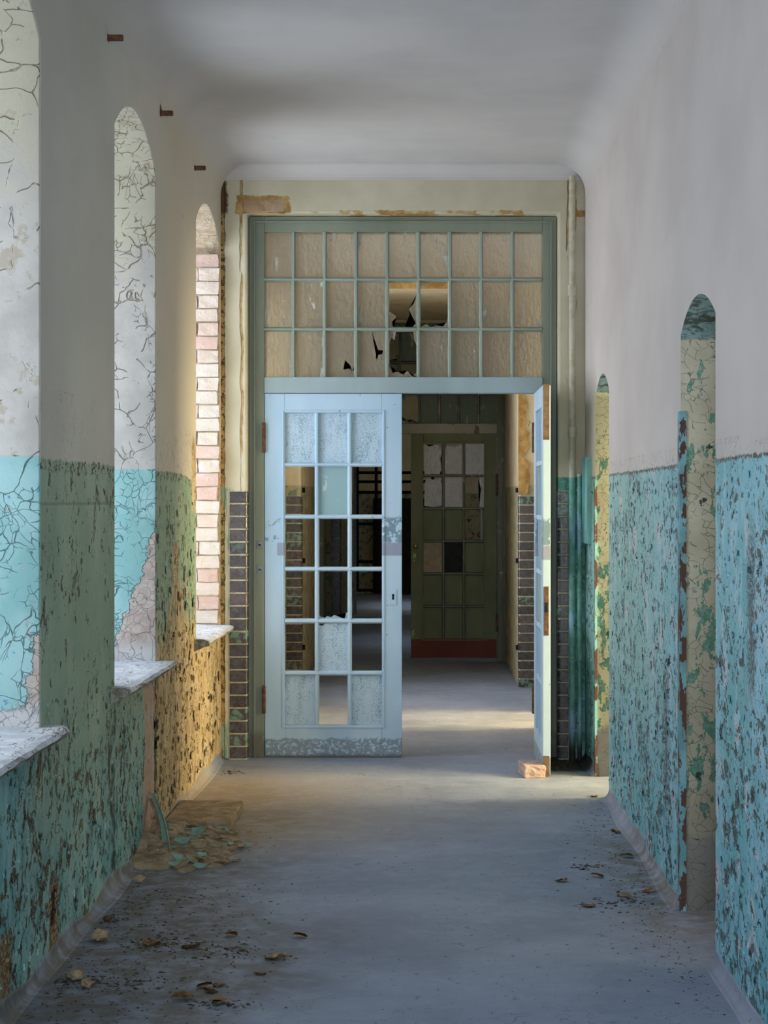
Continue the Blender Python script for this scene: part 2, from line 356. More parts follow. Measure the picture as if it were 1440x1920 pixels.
def m_floor():
    g = G('concrete_floor'); P = g.pos(); X, Y, Z = g.xyz()
    a = g.noise(P, 1.3, 6, .65); b = g.noise(P, 9, 5, .7); c = g.noise(P, 60, 3, .6); d = g.noise(g.sc(P, (1, .5, 1)), 26, 4, .75)
    col = g.mix(g.ss(a, .3, .7), (.185, .22, .305), (.27, .315, .415))
    col = g.mix(g.mul(g.ss(b, .5, .7), .35), col, (.34, .365, .44))
    speck = g.ss(g.add(d, g.mul(g.sub(a, .5), .12)), .625, .67)
    side = g.mx(g.ss(g.add(X, g.mul(g.sub(a, .5), .9), g.mul(g.ss(Y, 7.6, 6.2), -.18)), -.40, -.95), g.mul(g.ss(g.add(X, g.mul(g.sub(a, .5), .5)), .62, .90), g.band(Y, 6.6, 8.6, .6)))
    dirt = g.mul(side, g.ss(b, .32, .62), g.ss(Y, 10.6, 9.4))
    col = g.mix(g.mul(dirt, .78), col, (.13, .105, .065))
    col = g.mix(g.mul(speck, .6), col, (.10, .09, .08))
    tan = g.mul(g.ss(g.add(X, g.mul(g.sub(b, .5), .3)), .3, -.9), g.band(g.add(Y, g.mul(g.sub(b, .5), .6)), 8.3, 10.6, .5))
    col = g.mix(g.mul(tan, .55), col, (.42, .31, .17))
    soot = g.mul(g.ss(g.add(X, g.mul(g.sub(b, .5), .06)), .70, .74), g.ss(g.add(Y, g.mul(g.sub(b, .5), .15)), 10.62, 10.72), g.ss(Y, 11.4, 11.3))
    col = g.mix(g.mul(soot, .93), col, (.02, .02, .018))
    crk = g.mul(g.ss(g.ma('ABSOLUTE', g.sub(a, .5)), .0016, .0006), g.ss(b, .40, .46), .6)
    col = g.mix(crk, col, (.10, .10, .10))
    return g.fin(col, g.mix(g.ss(b, .3, .7), (.45, .45, .45), (.7, .7, .7)), g.add(a, g.mul(b, .4), g.mul(c, .15)), .004, .8, spec=.4)

def m_paint(name, c1, c2, under, thr=.66, scale=16, rough=.45, stretch=.35, dirt=None, bump=.0012):
    g = G(name); P = g.pos(); O = g.sc(P, (1, 1, stretch))
    a = g.noise(O, 3, 4, .6); n = g.noise(O, scale, 6, .7); n2 = g.noise(g.sc(P, (1, 1, .1)), 60, 3, .6)
    col = g.mix(g.ss(a, .3, .7), c1, c2)
    ch = g.ss(g.add(g.mul(n, .75), g.mul(a, .25)), thr, thr + .012)
    col = g.mix(ch, col, under)
    if dirt:
        Z = g.xyz()[2]
        col = g.mix(g.mul(g.ss(g.add(Z, g.mul(g.sub(n, .5), .14)), dirt[0] + .02, dirt[0] - .03), g.ss(n, .38, .55), dirt[2]), col, dirt[1])
    h = g.add(g.mul(g.inv(ch), 1.0), g.mul(n2, .25))
    return g.fin(col, rough, h, bump, .8, spec=.4)

def m_leaf_paint():
    g = G('pale_blue_door_paint'); P = g.pos(); X, Y, Z = g.xyz(); O = g.sc(P, (1, 1, .4))
    a = g.noise(O, 3, 4, .6); n = g.noise(P, 20, 6, .7); n2 = g.noise(g.sc(P, (1, 1, .1)), 60, 3, .6); n4 = g.noise(P, 55, 3, .6)
    col = g.mix(g.ss(a, .3, .7), (.37, .53, .67), (.47, .62, .75))
    old = (.17, .27, .34)
    # worn band where hands push and a squarish bare patch below it, scuffed kick rail
    hb = g.mul(g.band(g.add(Z, g.mul(g.sub(n, .5), .10)), 1.26, 1.41, .012), g.ss(n, .44, .50), g.mx(g.ss(X, -.26, -.21), g.ss(X, -.80, -.84)))
    hb = g.mul(hb, g.mx(g.ss(X, -.3, -.25), g.ss(n, .55, .6)))
    sq = g.mul(g.band(Z, 1.182, 1.258, .003), g.mx(g.ss(X, -.234, -.230), g.band(X, -.845, -.80, .004)))
    kick = g.mul(g.ss(g.add(Z, g.mul(g.sub(n, .5), .06)), .115, .105), g.ss(n4, .36, .5))
    ch = g.ss(g.add(g.mul(n, .75), g.mul(a, .25)), .665, .675)
    col = g.mix(g.mx(hb, ch), col, old)
    col = g.mix(sq, col, (.27, .31, .42))
    col = g.mix(g.mul(kick, .75), col, (.15, .175, .21))
    spot = g.ss(g.noise(P, 48, 2, .5), .735, .75)
    col = g.mix(spot, col, (.08, .09, .10))
    h = g.sub(g.mad(n2, .25, 1), g.mx(hb, ch))
    return g.fin(col, .45, h, .0012, .8, spec=.4)

def m_glazed():
    g = G('dark_glazed_brick'); r = g.rand(); P = g.pos()
    a = g.noise(P, 25, 4, .7); b = g.noise(P, 90, 3, .6)
    col = g.mix(r, (.026, .022, .022), (.075, .055, .050))
    col = g.mix(g.mul(g.ss(a, .55, .7), .6), col, (.14, .12, .12))
    col = g.mix(g.ss(b, .70, .74), col, (.35, .36, .33))
    col = g.mix(g.mul(g.ss(g.ma('FRACT', g.mul(r, 7.3)), .8, .9), g.ss(a, .5, .56)), col, (.10, .22, .16))
    return g.fin(col, g.mix(g.ss(a, .3, .7), (.18, .18, .18), (.4, .4, .4)), a, .002, .6, spec=.6)

def m_brick(name, c1, c2, c3, white):
    g = G(name); r = g.rand(); P = g.pos()
    a = g.noise(P, 18, 5, .7); b = g.noise(P, 70, 4, .7)
    col = g.mix(g.ss(r, .2, .5), c1, c2); col = g.mix(g.ss(r, .6, .9), col, c3)
    col = g.mix(g.mul(g.ss(g.add(a, g.mul(g.sub(r, .5), .2)), .42, .62), white), col, (.57, .50, .48))
    return g.fin(col, .9, g.add(a, g.mul(b, .5)), .006, 1.0)

def m_simple(name, c1, c2, scale=12, rough=.6, bump=.002, metal=0.0, spec=.3, thr=(.35, .65)):
    g = G(name); P = g.pos()
    a = g.noise(P, scale, 5, .7)
    return g.fin(g.mix(g.ss(a, *thr), c1, c2), rough, a, bump, .8, metal=metal, spec=spec)

def m_glass(name, tint, dirtcol, dirt, rough, wave, speck=None, patches=.0, patchcol=(.6, .56, .5)):
    g = G(name); P = g.pos()
    a = g.noise(g.sc(P, (1, 1, .6)), 30, 3, .5); b = g.noise(g.sc(P, (1, 1, .35)), 15, 5, .7)
    gl = g.n.new('ShaderNodeBsdfPrincipled')
    g.put(gl.inputs['Base Color'], tint); gl.inputs['Roughness'].default_value = rough
    gl.inputs['Transmission Weight'].default_value = 1.0; gl.inputs['IOR'].default_value = 1.25
    bp = g.n.new('ShaderNodeBump'); bp.inputs['Distance'].default_value = wave; g.L(a, bp.inputs['Height']); g.L(bp.outputs[0], gl.inputs['Normal'])
    df = g.n.new('ShaderNodeBsdfPrincipled'); df.inputs['Roughness'].default_value = .55
    dc = dirtcol
    if speck is not None:
        sp = g.noise(P, 150, 3, .7)
        dc = g.mix(g.ss(g.add(sp, g.mul(g.sub(b, .5), .5)), .545, .60), dirtcol, speck)
    if patches: dc = g.mix(g.ss(b, .62, .64), dc, patchcol)
    g.put(df.inputs['Base Color'], dc); g.L(bp.outputs[0], df.inputs['Normal'])
    mxs = g.n.new('ShaderNodeMixShader')
    f = g.mx(dirt, g.mul(g.ss(b, .62, .64), .9)) if patches else dirt
    g.put(mxs.inputs[0], f); g.L(gl.outputs[0], mxs.inputs[1]); g.L(df.outputs[0], mxs.inputs[2])
    g.L(mxs.outputs[0], g.out.inputs[0])
    return g.m

def m_clear():
    g = G('window_glass')
    t = g.n.new('ShaderNodeBsdfTransparent'); gl = g.n.new('ShaderNodeBsdfGlossy'); gl.inputs['Roughness'].default_value = .05
    mxs = g.n.new('ShaderNodeMixShader'); mxs.inputs[0].default_value = .08
    g.L(t.outputs[0], mxs.inputs[1]); g.L(gl.outputs[0], mxs.inputs[2]); g.L(mxs.outputs[0], g.out.inputs[0])
    return g.m

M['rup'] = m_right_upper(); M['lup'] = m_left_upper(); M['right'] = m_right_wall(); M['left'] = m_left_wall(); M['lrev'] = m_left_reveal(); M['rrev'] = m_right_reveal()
M['ceil'] = m_ceiling(); M['back'] = m_back_wall(); M['floor'] = m_floor()
M['cove'] = m_plaster('grey_cement_cove', (.24, .25, .27), (.35, .36, .38), (.12, .11, .09), .7, 6)
M['lin'] = m_plaster('cream_plaster', (.50, .45, .33), (.60, .54, .40), (.30, .20, .09), .5, 3)
M['room'] = m_plaster('room_plaster', (.58, .52, .38), (.66, .60, .46), (.4, .3, .16), .3, 3)
M['frame'] = m_paint('grey_green_frame_paint', (.175, .205, .155), (.235, .265, .205), (.42, .45, .42), .70, 22, dirt=(.16, (.10, .09, .06), .8))
M['bar'] = m_paint('grey_green_bar_paint', (.225, .275, .225), (.30, .355, .305), (.42, .45, .42), .70, 26)
M['leaf'] = m_leaf_paint()
M['tbar'] = m_paint('blue_lit_transom_bar_paint', (.27, .36, .37), (.35, .44, .46), (.45, .48, .46), .70, 26)  # cool window light on the transom bar put into its paint colour
M['leafbar'] = m_paint('pale_blue_bar_paint', (.40, .55, .67), (.49, .63, .74), (.22, .28, .33), .65, 30)
M['edge'] = m_simple('bare_door_edge', (.11, .065, .045), (.20, .13, .085), 14, .8)
M['fleaf'] = m_paint('dull_green_door_paint', (.115, .135, .08), (.165, .185, .115), (.18, .16, .11), .66, 14, rough=.8)
M['fleafl'] = m_paint('flaked_green_door_paint', (.115, .135, .08), (.165, .185, .115), (.36, .50, .16), .60, 16, rough=.8)
M['maroon'] = m_paint('maroon_kick_paint', (.11, .028, .02), (.15, .042, .03), (.30, .30, .12), .68, 16, rough=.8)
M['fframe'] = m_paint('dark_frame_paint', (.07, .085, .055), (.13, .14, .10), (.30, .27, .20), .60, 14)
M['fbar'] = m_paint('flaked_transom_paint', (.19, .18, .13), (.30, .28, .22), (.10, .09, .06), .60, 14)
M['glaz'] = m_glazed()
M['mort'] = m_simple('pale_mortar', (.36, .33, .24), (.50, .46, .35), 20, .9)
M['brick'] = m_brick('weathered_brick', (.52, .37, .31), (.55, .46, .37), (.54, .49, .41), .55)
M['brownbrick'] = m_brick('stained_brick', (.36, .22, .11), (.42, .28, .16), (.40, .27, .16), .15)
M['redbrick'] = m_brick('loose_brick', (.40, .25, .19), (.43, .29, .24), (.42, .28, .22), .5)
M['mortb'] = m_simple('lime_mortar', (.40, .32, .24), (.54, .47, .39), 18, .95, .006)
def m_sill():
    g = G('dusty_sill'); P = g.pos(); a = g.noise(P, 9, 5, .7); b = g.noise(g.sc(P, (1, .35, 1)), 30, 5, .7); r_ = g.ma('ABSOLUTE', g.sub(g.noise(g.sc(P, (1, .4, 1)), 12, 4, .6, .5), .5))
    col = g.mix(g.ss(a, .35, .65), (.44, .46, .50), (.62, .63, .66)); dk = g.mx(g.ss(b, .62, .66), g.mul(g.ss(r_, .012, .004), g.ss(a, .45, .5)))
    col = g.mix(g.mul(dk, .75), col, (.12, .115, .10))
    nrm = g.n.new('ShaderNodeNewGeometry'); q = g.n.new('ShaderNodeSeparateXYZ'); g.L(nrm.outputs['True Normal'], q.inputs[0])
    col = g.mix(g.ss(q.outputs[2], .4, .1), col, g.mix(g.ss(b, .45, .6), (.34, .33, .29), (.20, .18, .13)))
    return g.fin(col, .8, g.sub(a, g.mul(dk, .6)), .005, 1.0)
M['sill'] = m_sill()
M['rust'] = m_simple('rusty_iron', (.08, .035, .018), (.18, .09, .045), 40, .85)
M['iron'] = m_simple('grey_iron', (.16, .20, .23), (.26, .31, .35), 30, .5, .001, .3)
M['black'] = m_simple('black_void', (.006, .006, .006), (.012, .012, .012), 10, .8)
M['brass'] = m_simple('worn_brass', (.30, .20, .09), (.42, .30, .16), 30, .35, .001, .8)
M['gtr'] = m_glass('obscured_transom_glass', (.95, .89, .76), (.42, .36, .26), .42, .32, .012, patches=1, patchcol=(.50, .48, .41))
M['gleaf'] = m_glass('speckled_frosted_glass', (.8, .88, .92), (.52, .68, .80), .86, .45, .006, speck=(.20, .32, .42))
M['gleaf2'] = m_glass('pale_turquoise_glass', (.8, .92, .92), (.30, .47, .50), .85, .4, .001, patches=1, patchcol=(.58, .68, .72))
M['gfar'] = m_glass('hammered_glass', (.95, .97, 1.0), (.66, .68, .72), .62, .10, .03)
M['gfart'] = m_glass('painted_transom_glass', (.5, .6, .5), (.10, .14, .10), .85, .3, .006, patches=1, patchcol=(.34, .34, .26))
M['clear'] = m_clear()
M['wood'] = m_paint('white_window_paint', (.55, .57, .58), (.66, .67, .67), (.3, .24, .16), .62, 20)
M['flake'] = m_simple('fallen_paint_green', (.20, .34, .27), (.28, .43, .36), 20, .7)
M['chip'] = m_simple('fallen_plaster', (.27, .19, .11), (.45, .35, .23), 16, .95, .004)
M['wflake_r'] = m_simple('lifted_blue_paint', (.24, .50, .57), (.40, .62, .70), 8, .5)
M['wflake_l'] = m_simple('lifted_green_paint', (.16, .30, .23), (.24, .40, .33), 5, .6)
M['wflake_t'] = m_simple('lifted_teal_paint', (.13, .35, .35), (.24, .48, .47), 5, .6)
M['wflake_o'] = m_simple('lifted_ochre_plaster', (.50, .37, .19), (.66, .53, .34), 9, .9)
M['dead'] = m_simple('dead_leaf', (.14, .07, .025), (.32, .17, .06), 45, .8)
M['pale_leaf'] = m_simple('pale_dead_leaf', (.34, .22, .09), (.48, .34, .17), 45, .8)
M['green_leaf'] = m_simple('green_leaf', (.05, .09, .02), (.10, .16, .04), 45, .7)
M['litter'] = m_simple('dark_litter', (.03, .024, .016), (.10, .075, .045), 30, .95)
M['pipe'] = None

def m_pipe():
    g = G('painted_pipe'); P = g.pos(); X, Y, Z = g.xyz()
    a = g.noise(P, 20, 5, .7); b = g.noise(g.sc(P, (1, 1, .3)), 9, 4, .6)
    up = g.mix(g.ss(a, .4, .6), (.46, .42, .29), (.56, .53, .42)); up = g.mix(g.ss(b, .60, .66), up, (.26, .14, .04))
    lo = g.mix(g.ss(a, .4, .6), (.10, .28, .21), (.17, .38, .34)); lo = g.mix(g.ss(b, .52, .62), lo, (.26, .46, .58))
    lo = g.mix(g.ss(g.noise(P, 40, 4, .7), .62, .66), lo, (.10, .05, .02))
    col = g.mix(g.ss(g.add(Z, g.mul(g.sub(a, .5), .03)), DADO, DADO + .01), lo, up)
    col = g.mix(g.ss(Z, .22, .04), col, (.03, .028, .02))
    return g.fin(col, .5, a, .002, .6)
M['pipe'] = m_pipe()

# ------------------------------------------------------------------ mesh helpers
def obj(name, bm_or_me, mat, parent=None, smooth=False, bevel=0.0, seg=2):
    if isinstance(bm_or_me, bmesh.types.BMesh):
        me = bpy.data.meshes.new(name); bmesh.ops.recalc_face_normals(bm_or_me, faces=bm_or_me.faces); bm_or_me.to_mesh(me); bm_or_me.free()
    else: me = bm_or_me
    if mat is not None and not me.materials: me.materials.append(M[mat] if isinstance(mat, str) else mat)
    o = bpy.data.objects.new(name, me); COL.objects.link(o)
    if parent is not None: o.parent = parent
    if smooth:
        for p in me.polygons: p.use_smooth = True
    if bevel:
        b = o.modifiers.new('bevel', 'BEVEL'); b.width = bevel; b.segments = seg; b.limit_method = 'ANGLE'; b.angle_limit = R(40)
    return o
def tag(o, label=None, cat=None, group=None, kind=None):
    if label: o['label'] = label
    if cat: o['category'] = cat
    if group: o['group'] = group
    if kind: o['kind'] = kind
    return o
def empty(name, loc, label=None, cat=None, group=None, kind=None):
    o = bpy.data.objects.new(name, None); COL.objects.link(o); o.location = loc; o.empty_display_size = .1
    return tag(o, label, cat, group, kind)
def bxs(bm, x0, x1, y0, y1, z0, z1):
    v = [bm.verts.new((x, y, z)) for z in (z0, z1) for y in (y0, y1) for x in (x0, x1)]
    for f in ((0, 1, 3, 2), (4, 6, 7, 5), (0, 4, 5, 1), (2, 3, 7, 6), (0, 2, 6, 4), (1, 5, 7, 3)): bm.faces.new([v[i] for i in f])
    return v
def box(name, b, mat, parent=None, bevel=0.0):
    bm = bmesh.new(); bxs(bm, *b); return obj(name, bm, mat, parent, bevel=bevel)
def prism(bm, pts, fn, d0, d1):
    """pts: 2D outline; fn(u, v, w) -> xyz; extruded from w=d0 to d1"""
    a = [bm.verts.new(fn(u, v, d0)) for u, v in pts]; b = [bm.verts.new(fn(u, v, d1)) for u, v in pts]
    n = len(pts); bm.faces.new(a); bm.faces.new(b[::-1])
    for i in range(n): bm.faces.new((a[i], b[i], b[(i + 1) % n], a[(i + 1) % n]))
def cyl(bm, p, q, r, n=12, r2=None, caps=True):
    p = Vector(p); q = Vector(q); d = (q - p).normalized()
    u = d.orthogonal().normalized(); v = d.cross(u); r2 = r if r2 is None else r2
    A = [bm.verts.new(p + (u * math.cos(t) + v * math.sin(t)) * r) for t in [2 * math.pi * i / n for i in range(n)]]
    B = [bm.verts.new(q + (u * math.cos(t) + v * math.sin(t)) * r2) for t in [2 * math.pi * i / n for i in range(n)]]
    for i in range(n): bm.faces.new((A[i], A[(i + 1) % n], B[(i + 1) % n], B[i]))
    if caps: bm.faces.new(A[::-1]); bm.faces.new(B)
def arch(a, b, z0, zs, rise, n=20):
    """outline of an opening: bottom z0, springing zs, segmental head"""
    wd = b - a; r = (wd * wd / 4 + rise * rise) / (2 * rise); cz = zs + rise - r; c = (a + b) / 2
    t = math.asin(wd / 2 / r)
    pts = [(a, z0), (b, z0)]
    for i in range(n + 1):
        k = t - 2 * t * i / n
        pts.append((c + r * math.sin(k), cz + r * math.cos(k)))
    return pts
def holed(name, outer, holes, thick, fn, cut=None):
    """a slab with holes: curve fill, then mapped by fn(u, v, w in 0..thick)"""
    cu = bpy.data.curves.new(name + '_c', 'CURVE'); cu.dimensions = '2D'; cu.fill_mode = 'BOTH'; cu.extrude = thick / 2
    for pts in [outer] + holes:
        s = cu.splines.new('POLY'); s.points.add(len(pts) - 1); s.use_cyclic_u = True
        for p, q in zip(s.points, pts): p.co = (q[0], q[1], 0, 1)
    t = bpy.data.objects.new(name + '_t', cu); COL.objects.link(t)
    dg = bpy.context.evaluated_depsgraph_get()
    me = bpy.data.meshes.new_from_object(t.evaluated_get(dg)); me.name = name
    bpy.data.objects.remove(t); bpy.data.curves.remove(cu)
    bm = bmesh.new(); bm.from_mesh(me)
    bmesh.ops.remove_doubles(bm, verts=bm.verts, dist=1e-5)
    for v in bm.verts: v.co = Vector(fn(v.co.x, v.co.y, v.co.z + thick / 2))
    if cut: bmesh.ops.bisect_plane(bm, geom=bm.verts[:] + bm.edges[:] + bm.faces[:], plane_co=(0, 0, cut), plane_no=(0, 0, 1))
    bmesh.ops.recalc_face_normals(bm, faces=bm.faces)
    bm.to_mesh(me); bm.free(); me.materials.clear()
    return me
def floor_at(px, py):
    y = FPX * EYE / (py - VY); return ((px - VX) * y / FPX, y)

# ------------------------------------------------------------------ structure
# floor slabs with a joint between them
fl = empty('floor', (0, 0, 0), 'bare dusty grey concrete corridor floor with a joint across it', 'floor', kind='structure')
for a, b in ((YB - .3, 8.475), (8.481, DF + .05), (DF + .055, 18.0), (18.005, 31.5)):
    box('slab', (-1.75, 1.36, a, b, -.12, 0), 'floor', fl, bevel=.003)
box('joint_filler', (-1.75, 1.36, YB, 31.4, -.2, -.006), 'litter', fl)

# ceiling with rounded edges to the walls
CEIL = 3.45
def ceiling(y0, y1, lx0, lx1, rx, r, name, label):
    bm = bmesh.new(); prof = []
    for i in range(9):
        t = i / 8 * math.pi / 2; prof.append(('l', r - r * math.cos(t), -r + r * math.sin(t)))
    for i in range(9):
        t = (1 - i / 8) * math.pi / 2; prof.append(('r', -(r - r * math.cos(t)), -r + r * math.sin(t)))
    def ring(y, lx): return [bm.verts.new(((lx + .0 + dx) if s == 'l' else (rx + dx), y, CEIL + dz)) for s, dx, dz in prof]
    A = ring(y0, lx0); B = ring(y1, lx1)
    for i in range(len(A) - 1): bm.faces.new((A[i], A[i + 1], B[i + 1], B[i]))
    top = [bm.verts.new(c) for c in ((lx0 - .6, y0, CEIL + .2), (rx + .6, y0, CEIL + .2), (rx + .6, y1, CEIL + .2), (lx1 - .6, y1, CEIL + .2))]
    bm.faces.new(top)
    for a, b in ((A[0], B[0]), (B[-1], A[-1])): pass
    bm.faces.new([top[0], top[3], B[0], A[0]]); bm.faces.new([top[1], top[2], B[-1], A[-1]])
    bm.faces.new([top[0], top[1]] + A[::-1]); bm.faces.new([top[3], top[2]] + B[::-1])
    o = obj(name, bm, 'ceil', smooth=True)
    m = o.modifiers.new('split', 'EDGE_SPLIT'); m.split_angle = R(35)
    return tag(o, label, 'ceiling', kind='structure')
ceiling(YB, DW + .02, LX(YB), LX(DW), RXW, .17, 'ceiling', 'greyish white plaster ceiling with coved edges before the blue door')
ceiling(DW + .28, 18.0, -1.165, -1.165, RXW, .15, 'ceiling', 'pale ceiling of the corridor beyond the blue door')
ceiling(18.2, 31.3, -1.165, -1.165, RXW, .15, 'ceiling', 'dim ceiling of the farthest corridor')

# left wall with arched windows
SILLZ = .785
holes = [arch(a, b, SILLZ - .04, 2.96, .165) for a, b in WINS]
me = holed('wall_left', [(YB, 0), (DW + .3, 0), (DW + .3, 3.6), (YB, 3.6)], holes, .5, lambda u, v, w: (LX(u) - w, u, v), 1.87)
me.materials.append(M['left']); me.materials.append(M['lrev']); me.materials.append(M['lup'])
for p in me.polygons:
    p.material_index = (2 if p.center.z > 1.87 else 0) if abs(p.normal.x) > .8 else 1
wl = tag(obj('wall_left', me, None, bevel=.008), 'left corridor wall of peeling green and whitewashed plaster with arched windows', 'wall', kind='structure')
# right wall with arched doorways
RD = [(2.2, 3.03), (6.20, 7.03), (9.72, 10.46)]
RT = .42
pts = [(YB, 0)]
for (a, b), zs in zip(RD, (2.11, 2.11, 2.07)):
    q = arch(a, b, 0, zs, .10); pts += [q[0]] + q[2:][::-1] + [q[1]]
pts += [(DW + .02, 0), (DW + .02, 3.6), (YB, 3.6)]
me = holed('wall_right', pts, [], RT, lambda u, v, w: (RXW + w, u, v), 1.70)
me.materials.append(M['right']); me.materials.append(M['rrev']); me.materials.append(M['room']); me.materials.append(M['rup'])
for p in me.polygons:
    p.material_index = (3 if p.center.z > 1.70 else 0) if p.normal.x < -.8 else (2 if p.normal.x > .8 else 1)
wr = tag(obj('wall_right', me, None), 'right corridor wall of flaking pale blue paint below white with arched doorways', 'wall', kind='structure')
# door wall
OX0, OX1, OZ = -1.013, .796, 3.172
me = holed('wall_back', [(-1.65, 0), (OX0, 0), (OX0, OZ), (OX1, OZ), (OX1, 0), (1.36, 0), (1.36, 3.6), (-1.65, 3.6)], [], .28, lambda u, v, w: (u, DW + w, v))
wb = tag(obj('wall_back', me, 'back', bevel=.012), 'cream plaster wall around the pale blue double door', 'wall', kind='structure')
# rounded cornice where the ceiling comes down onto the door wall
bm = bmesh.new(); r = .085
prof = [(DW + .01, CEIL + .03), (DW - r, CEIL + .03), (DW - r, CEIL - .001)]
for i in range(1, 9):
    t = i / 8 * math.pi / 2; prof.append((DW - r + r * math.sin(t), CEIL - r + r * math.cos(t) - .0))
prof.append((DW + .01, CEIL - r))
prism(bm, prof, lambda u, v, w: (w, u, v), -1.16, .945)
tag(obj('trim_1', bm, 'ceil', smooth=False), 'rounded plaster edge where ceiling meets the door wall', 'moulding', kind='structure')

# cement coves along the floor
def cove(name, y0, y1, xf, sgn, label):
    bm = bmesh.new(); n = 7; w_, h_ = .045, .058; sec = max(2, int((y1 - y0) / .12)); rows = []
    rr = random.Random(int(y0 * 10) + 5)
    for k in range(sec + 1):
        y = y0 + (y1 - y0) * k / sec; j = .8 + .5 * mn.noise(Vector((y * 1.3, sgn * 5, 0))); hh = h_ * (.85 + .7 * mn.noise(Vector((y * 2.1, sgn * 9, 4)))); x = xf(y); row = []
        for i in range(n):
            t = i / (n - 1) * math.pi / 2
            row.append(bm.verts.new((x + sgn * w_ * j * (1 - math.sin(t)), y, hh * (1 - math.cos(t)) + .001)))
        row.append(bm.verts.new((x - sgn * .02, y, hh))); row.append(bm.verts.new((x - sgn * .02, y, -.02))); row.append(bm.verts.new((x + sgn * w_ * j, y, -.02)))
        rows.append(row)
    m = len(rows[0])
    for a, b in zip(rows, rows[1:]):
        for i in range(m): bm.faces.new((a[i], a[(i + 1) % m], b[(i + 1) % m], b[i]))
    bm.faces.new(rows[0]); bm.faces.new(rows[-1][::-1])
    return tag(obj(name, bm, 'floor', smooth=True), label, 'baseboard', kind='structure')
cove('baseboard_left', YB, DW, LX, 1, 'worn grey cement cove along the left wall')
cove('baseboard_right', YB, 2.2, lambda y: RXW, -1, 'grey cement cove on the right, behind the viewpoint')
cove('baseboard_right', 3.03, 6.20, lambda y: RXW, -1, 'grey cement cove along the nearest stretch of blue wall')
cove('baseboard_right', 7.03, 9.72, lambda y: RXW, -1, 'grey cement cove between the two arched doorways')
cove('baseboard_right', 10.46, DW, lambda y: RXW, -1, 'short grey cement cove by the corner pipes')

# window sills and windows
wl_labels = {2: 'nearest', 3: 'middle', 4: 'farthest'}
def sill(y0, y1, lab):
    bm = bmesh.new(); x0 = LX((y0 + y1) / 2)
    prof = [(-.34, SILLZ - .045), (-.34, SILLZ + .012), (.05, SILLZ), (.072, SILLZ - .006), (.08, SILLZ - .018), (.074, SILLZ - .032), (.055, SILLZ - .04), (.0, SILLZ - .062), (-.02, SILLZ - .062)]
    n = 14; rows = []
    rr = random.Random(int(y0 * 100))
    for k in range(n + 1):
        y = y0 + (y1 - y0) * k / n
        rows.append([bm.verts.new((LX(y) + u + (rr.uniform(-.004, .004) if .04 < u else 0), y, v + rr.uniform(-.002, .002))) for u, v in prof])
    for a, b in zip(rows, rows[1:]):
        for i in range(len(prof)): bm.faces.new((a[i], a[(i + 1) % len(prof)], b[(i + 1) % len(prof)], b[i]))
    bm.faces.new(rows[0]); bm.faces.new(rows[-1][::-1])
    return tag(obj('window_sill', bm, 'sill'), lab, 'window sill', kind='structure')
SL = ['dusty stone sill of the window by the viewpoint', 'dusty stone sill just short of the nearest window', 'dusty stone sill of the nearest arched window at the picture edge',
      'dusty stone sill of the middle arched window, above pinkish bare plaster', 'dusty stone sill of the farthest window, beside the dark glazed bricks']
for i, (a, b) in enumerate(WINS):
    sill(a - .09, min(b + .075, DW - .012), SL[i])
def window(n, a, b, xw, label, zs=2.96, rise=.165, z0=SILLZ + .012):
    e = empty('window_%d' % n, (xw(0.5 * (a + b)), (a + b) / 2, z0), label, 'window', kind='structure')
    ox, oy = e.location.x, e.location.y
    def fn(u, v, w_): return (xw(u) + w_ - ox, u - oy, v - z0)
    me = holed('window_frame', arch(a + .002, b - .002, z0, zs, rise), [arch(a + .07, b - .07, z0 + .07, zs - .05, rise * .85)], .06, fn)
    obj('window_frame', me, 'wood', e)
    c = (a + b) / 2
    bm = bmesh.new(); prism(bm, [(c - .035, z0 + .05), (c + .035, z0 + .05), (c + .035, zs + rise - .08), (c - .035, zs + rise - .08)], fn, .004, .056); obj('mullion', bm, 'wood', e)
    for zz in (1.35, 1.9, 2.4):
        bm = bmesh.new(); prism(bm, [(a + .06, zz - .02), (b - .06, zz - .02), (b - .06, zz + .02), (a + .06, zz + .02)], fn, .012, .048); obj('glazing_bar', bm, 'wood', e)
    for y0_, y1_ in ((a + .06, c - .03), (c + .03, b - .06)):
        for q0, q1 in ((z0 + .06, 1.34), (1.36, 1.89), (1.91, 2.39), (2.41, zs - .03)):
            bm = bmesh.new(); prism(bm, [(y0_, q0), (y1_, q0), (y1_, q1), (y0_, q1)], fn, .028, .031); obj('pane', bm, 'clear', e)
WL = ['arched casement window beside the viewpoint', 'arched casement window short of the nearest one', 'nearest arched window in the left wall', 'middle arched window in the left wall', 'farthest arched window, its jamb of bare brick']
for i, (a, b) in enumerate(WINS): window(i + 1, a, b, lambda y: LX(y) - .40, WL[i])

# bare brick on the far jamb of the farthest window
c_h = .079; k = 0; z = SILLZ + .012
bb = random.Random(3)
box('mortar_bed', (-1.60, LX(11.1) - .012, 11.095, 11.125, SILLZ, 2.93), 'mortb', wl)
brick_meshes = []
def brick_mesh(wx, wy, wz, seed, rag=.004):
    rr = random.Random(seed); bm = bmesh.new()
    bmesh.ops.create_cube(bm, size=1); bmesh.ops.subdivide_edges(bm, edges=bm.edges, cuts=1, use_grid_fill=True)
    for v in bm.verts:
        v.co = Vector((v.co.x * wx, v.co.y * wy, v.co.z * wz)) + Vector((rr.uniform(-rag, rag), rr.uniform(-rag, rag), rr.uniform(-rag * .6, rag * .6)))
    me = bpy.data.meshes.new('brick'); bm.to_mesh(me); bm.free(); me.materials.append(M['brick'])
    return me
BL = [brick_mesh(.245, .06, .070, s) for s in range(4)]; BS = [brick_mesh(.115, .06, .070, 10 + s) for s in range(4)]
zi = 0
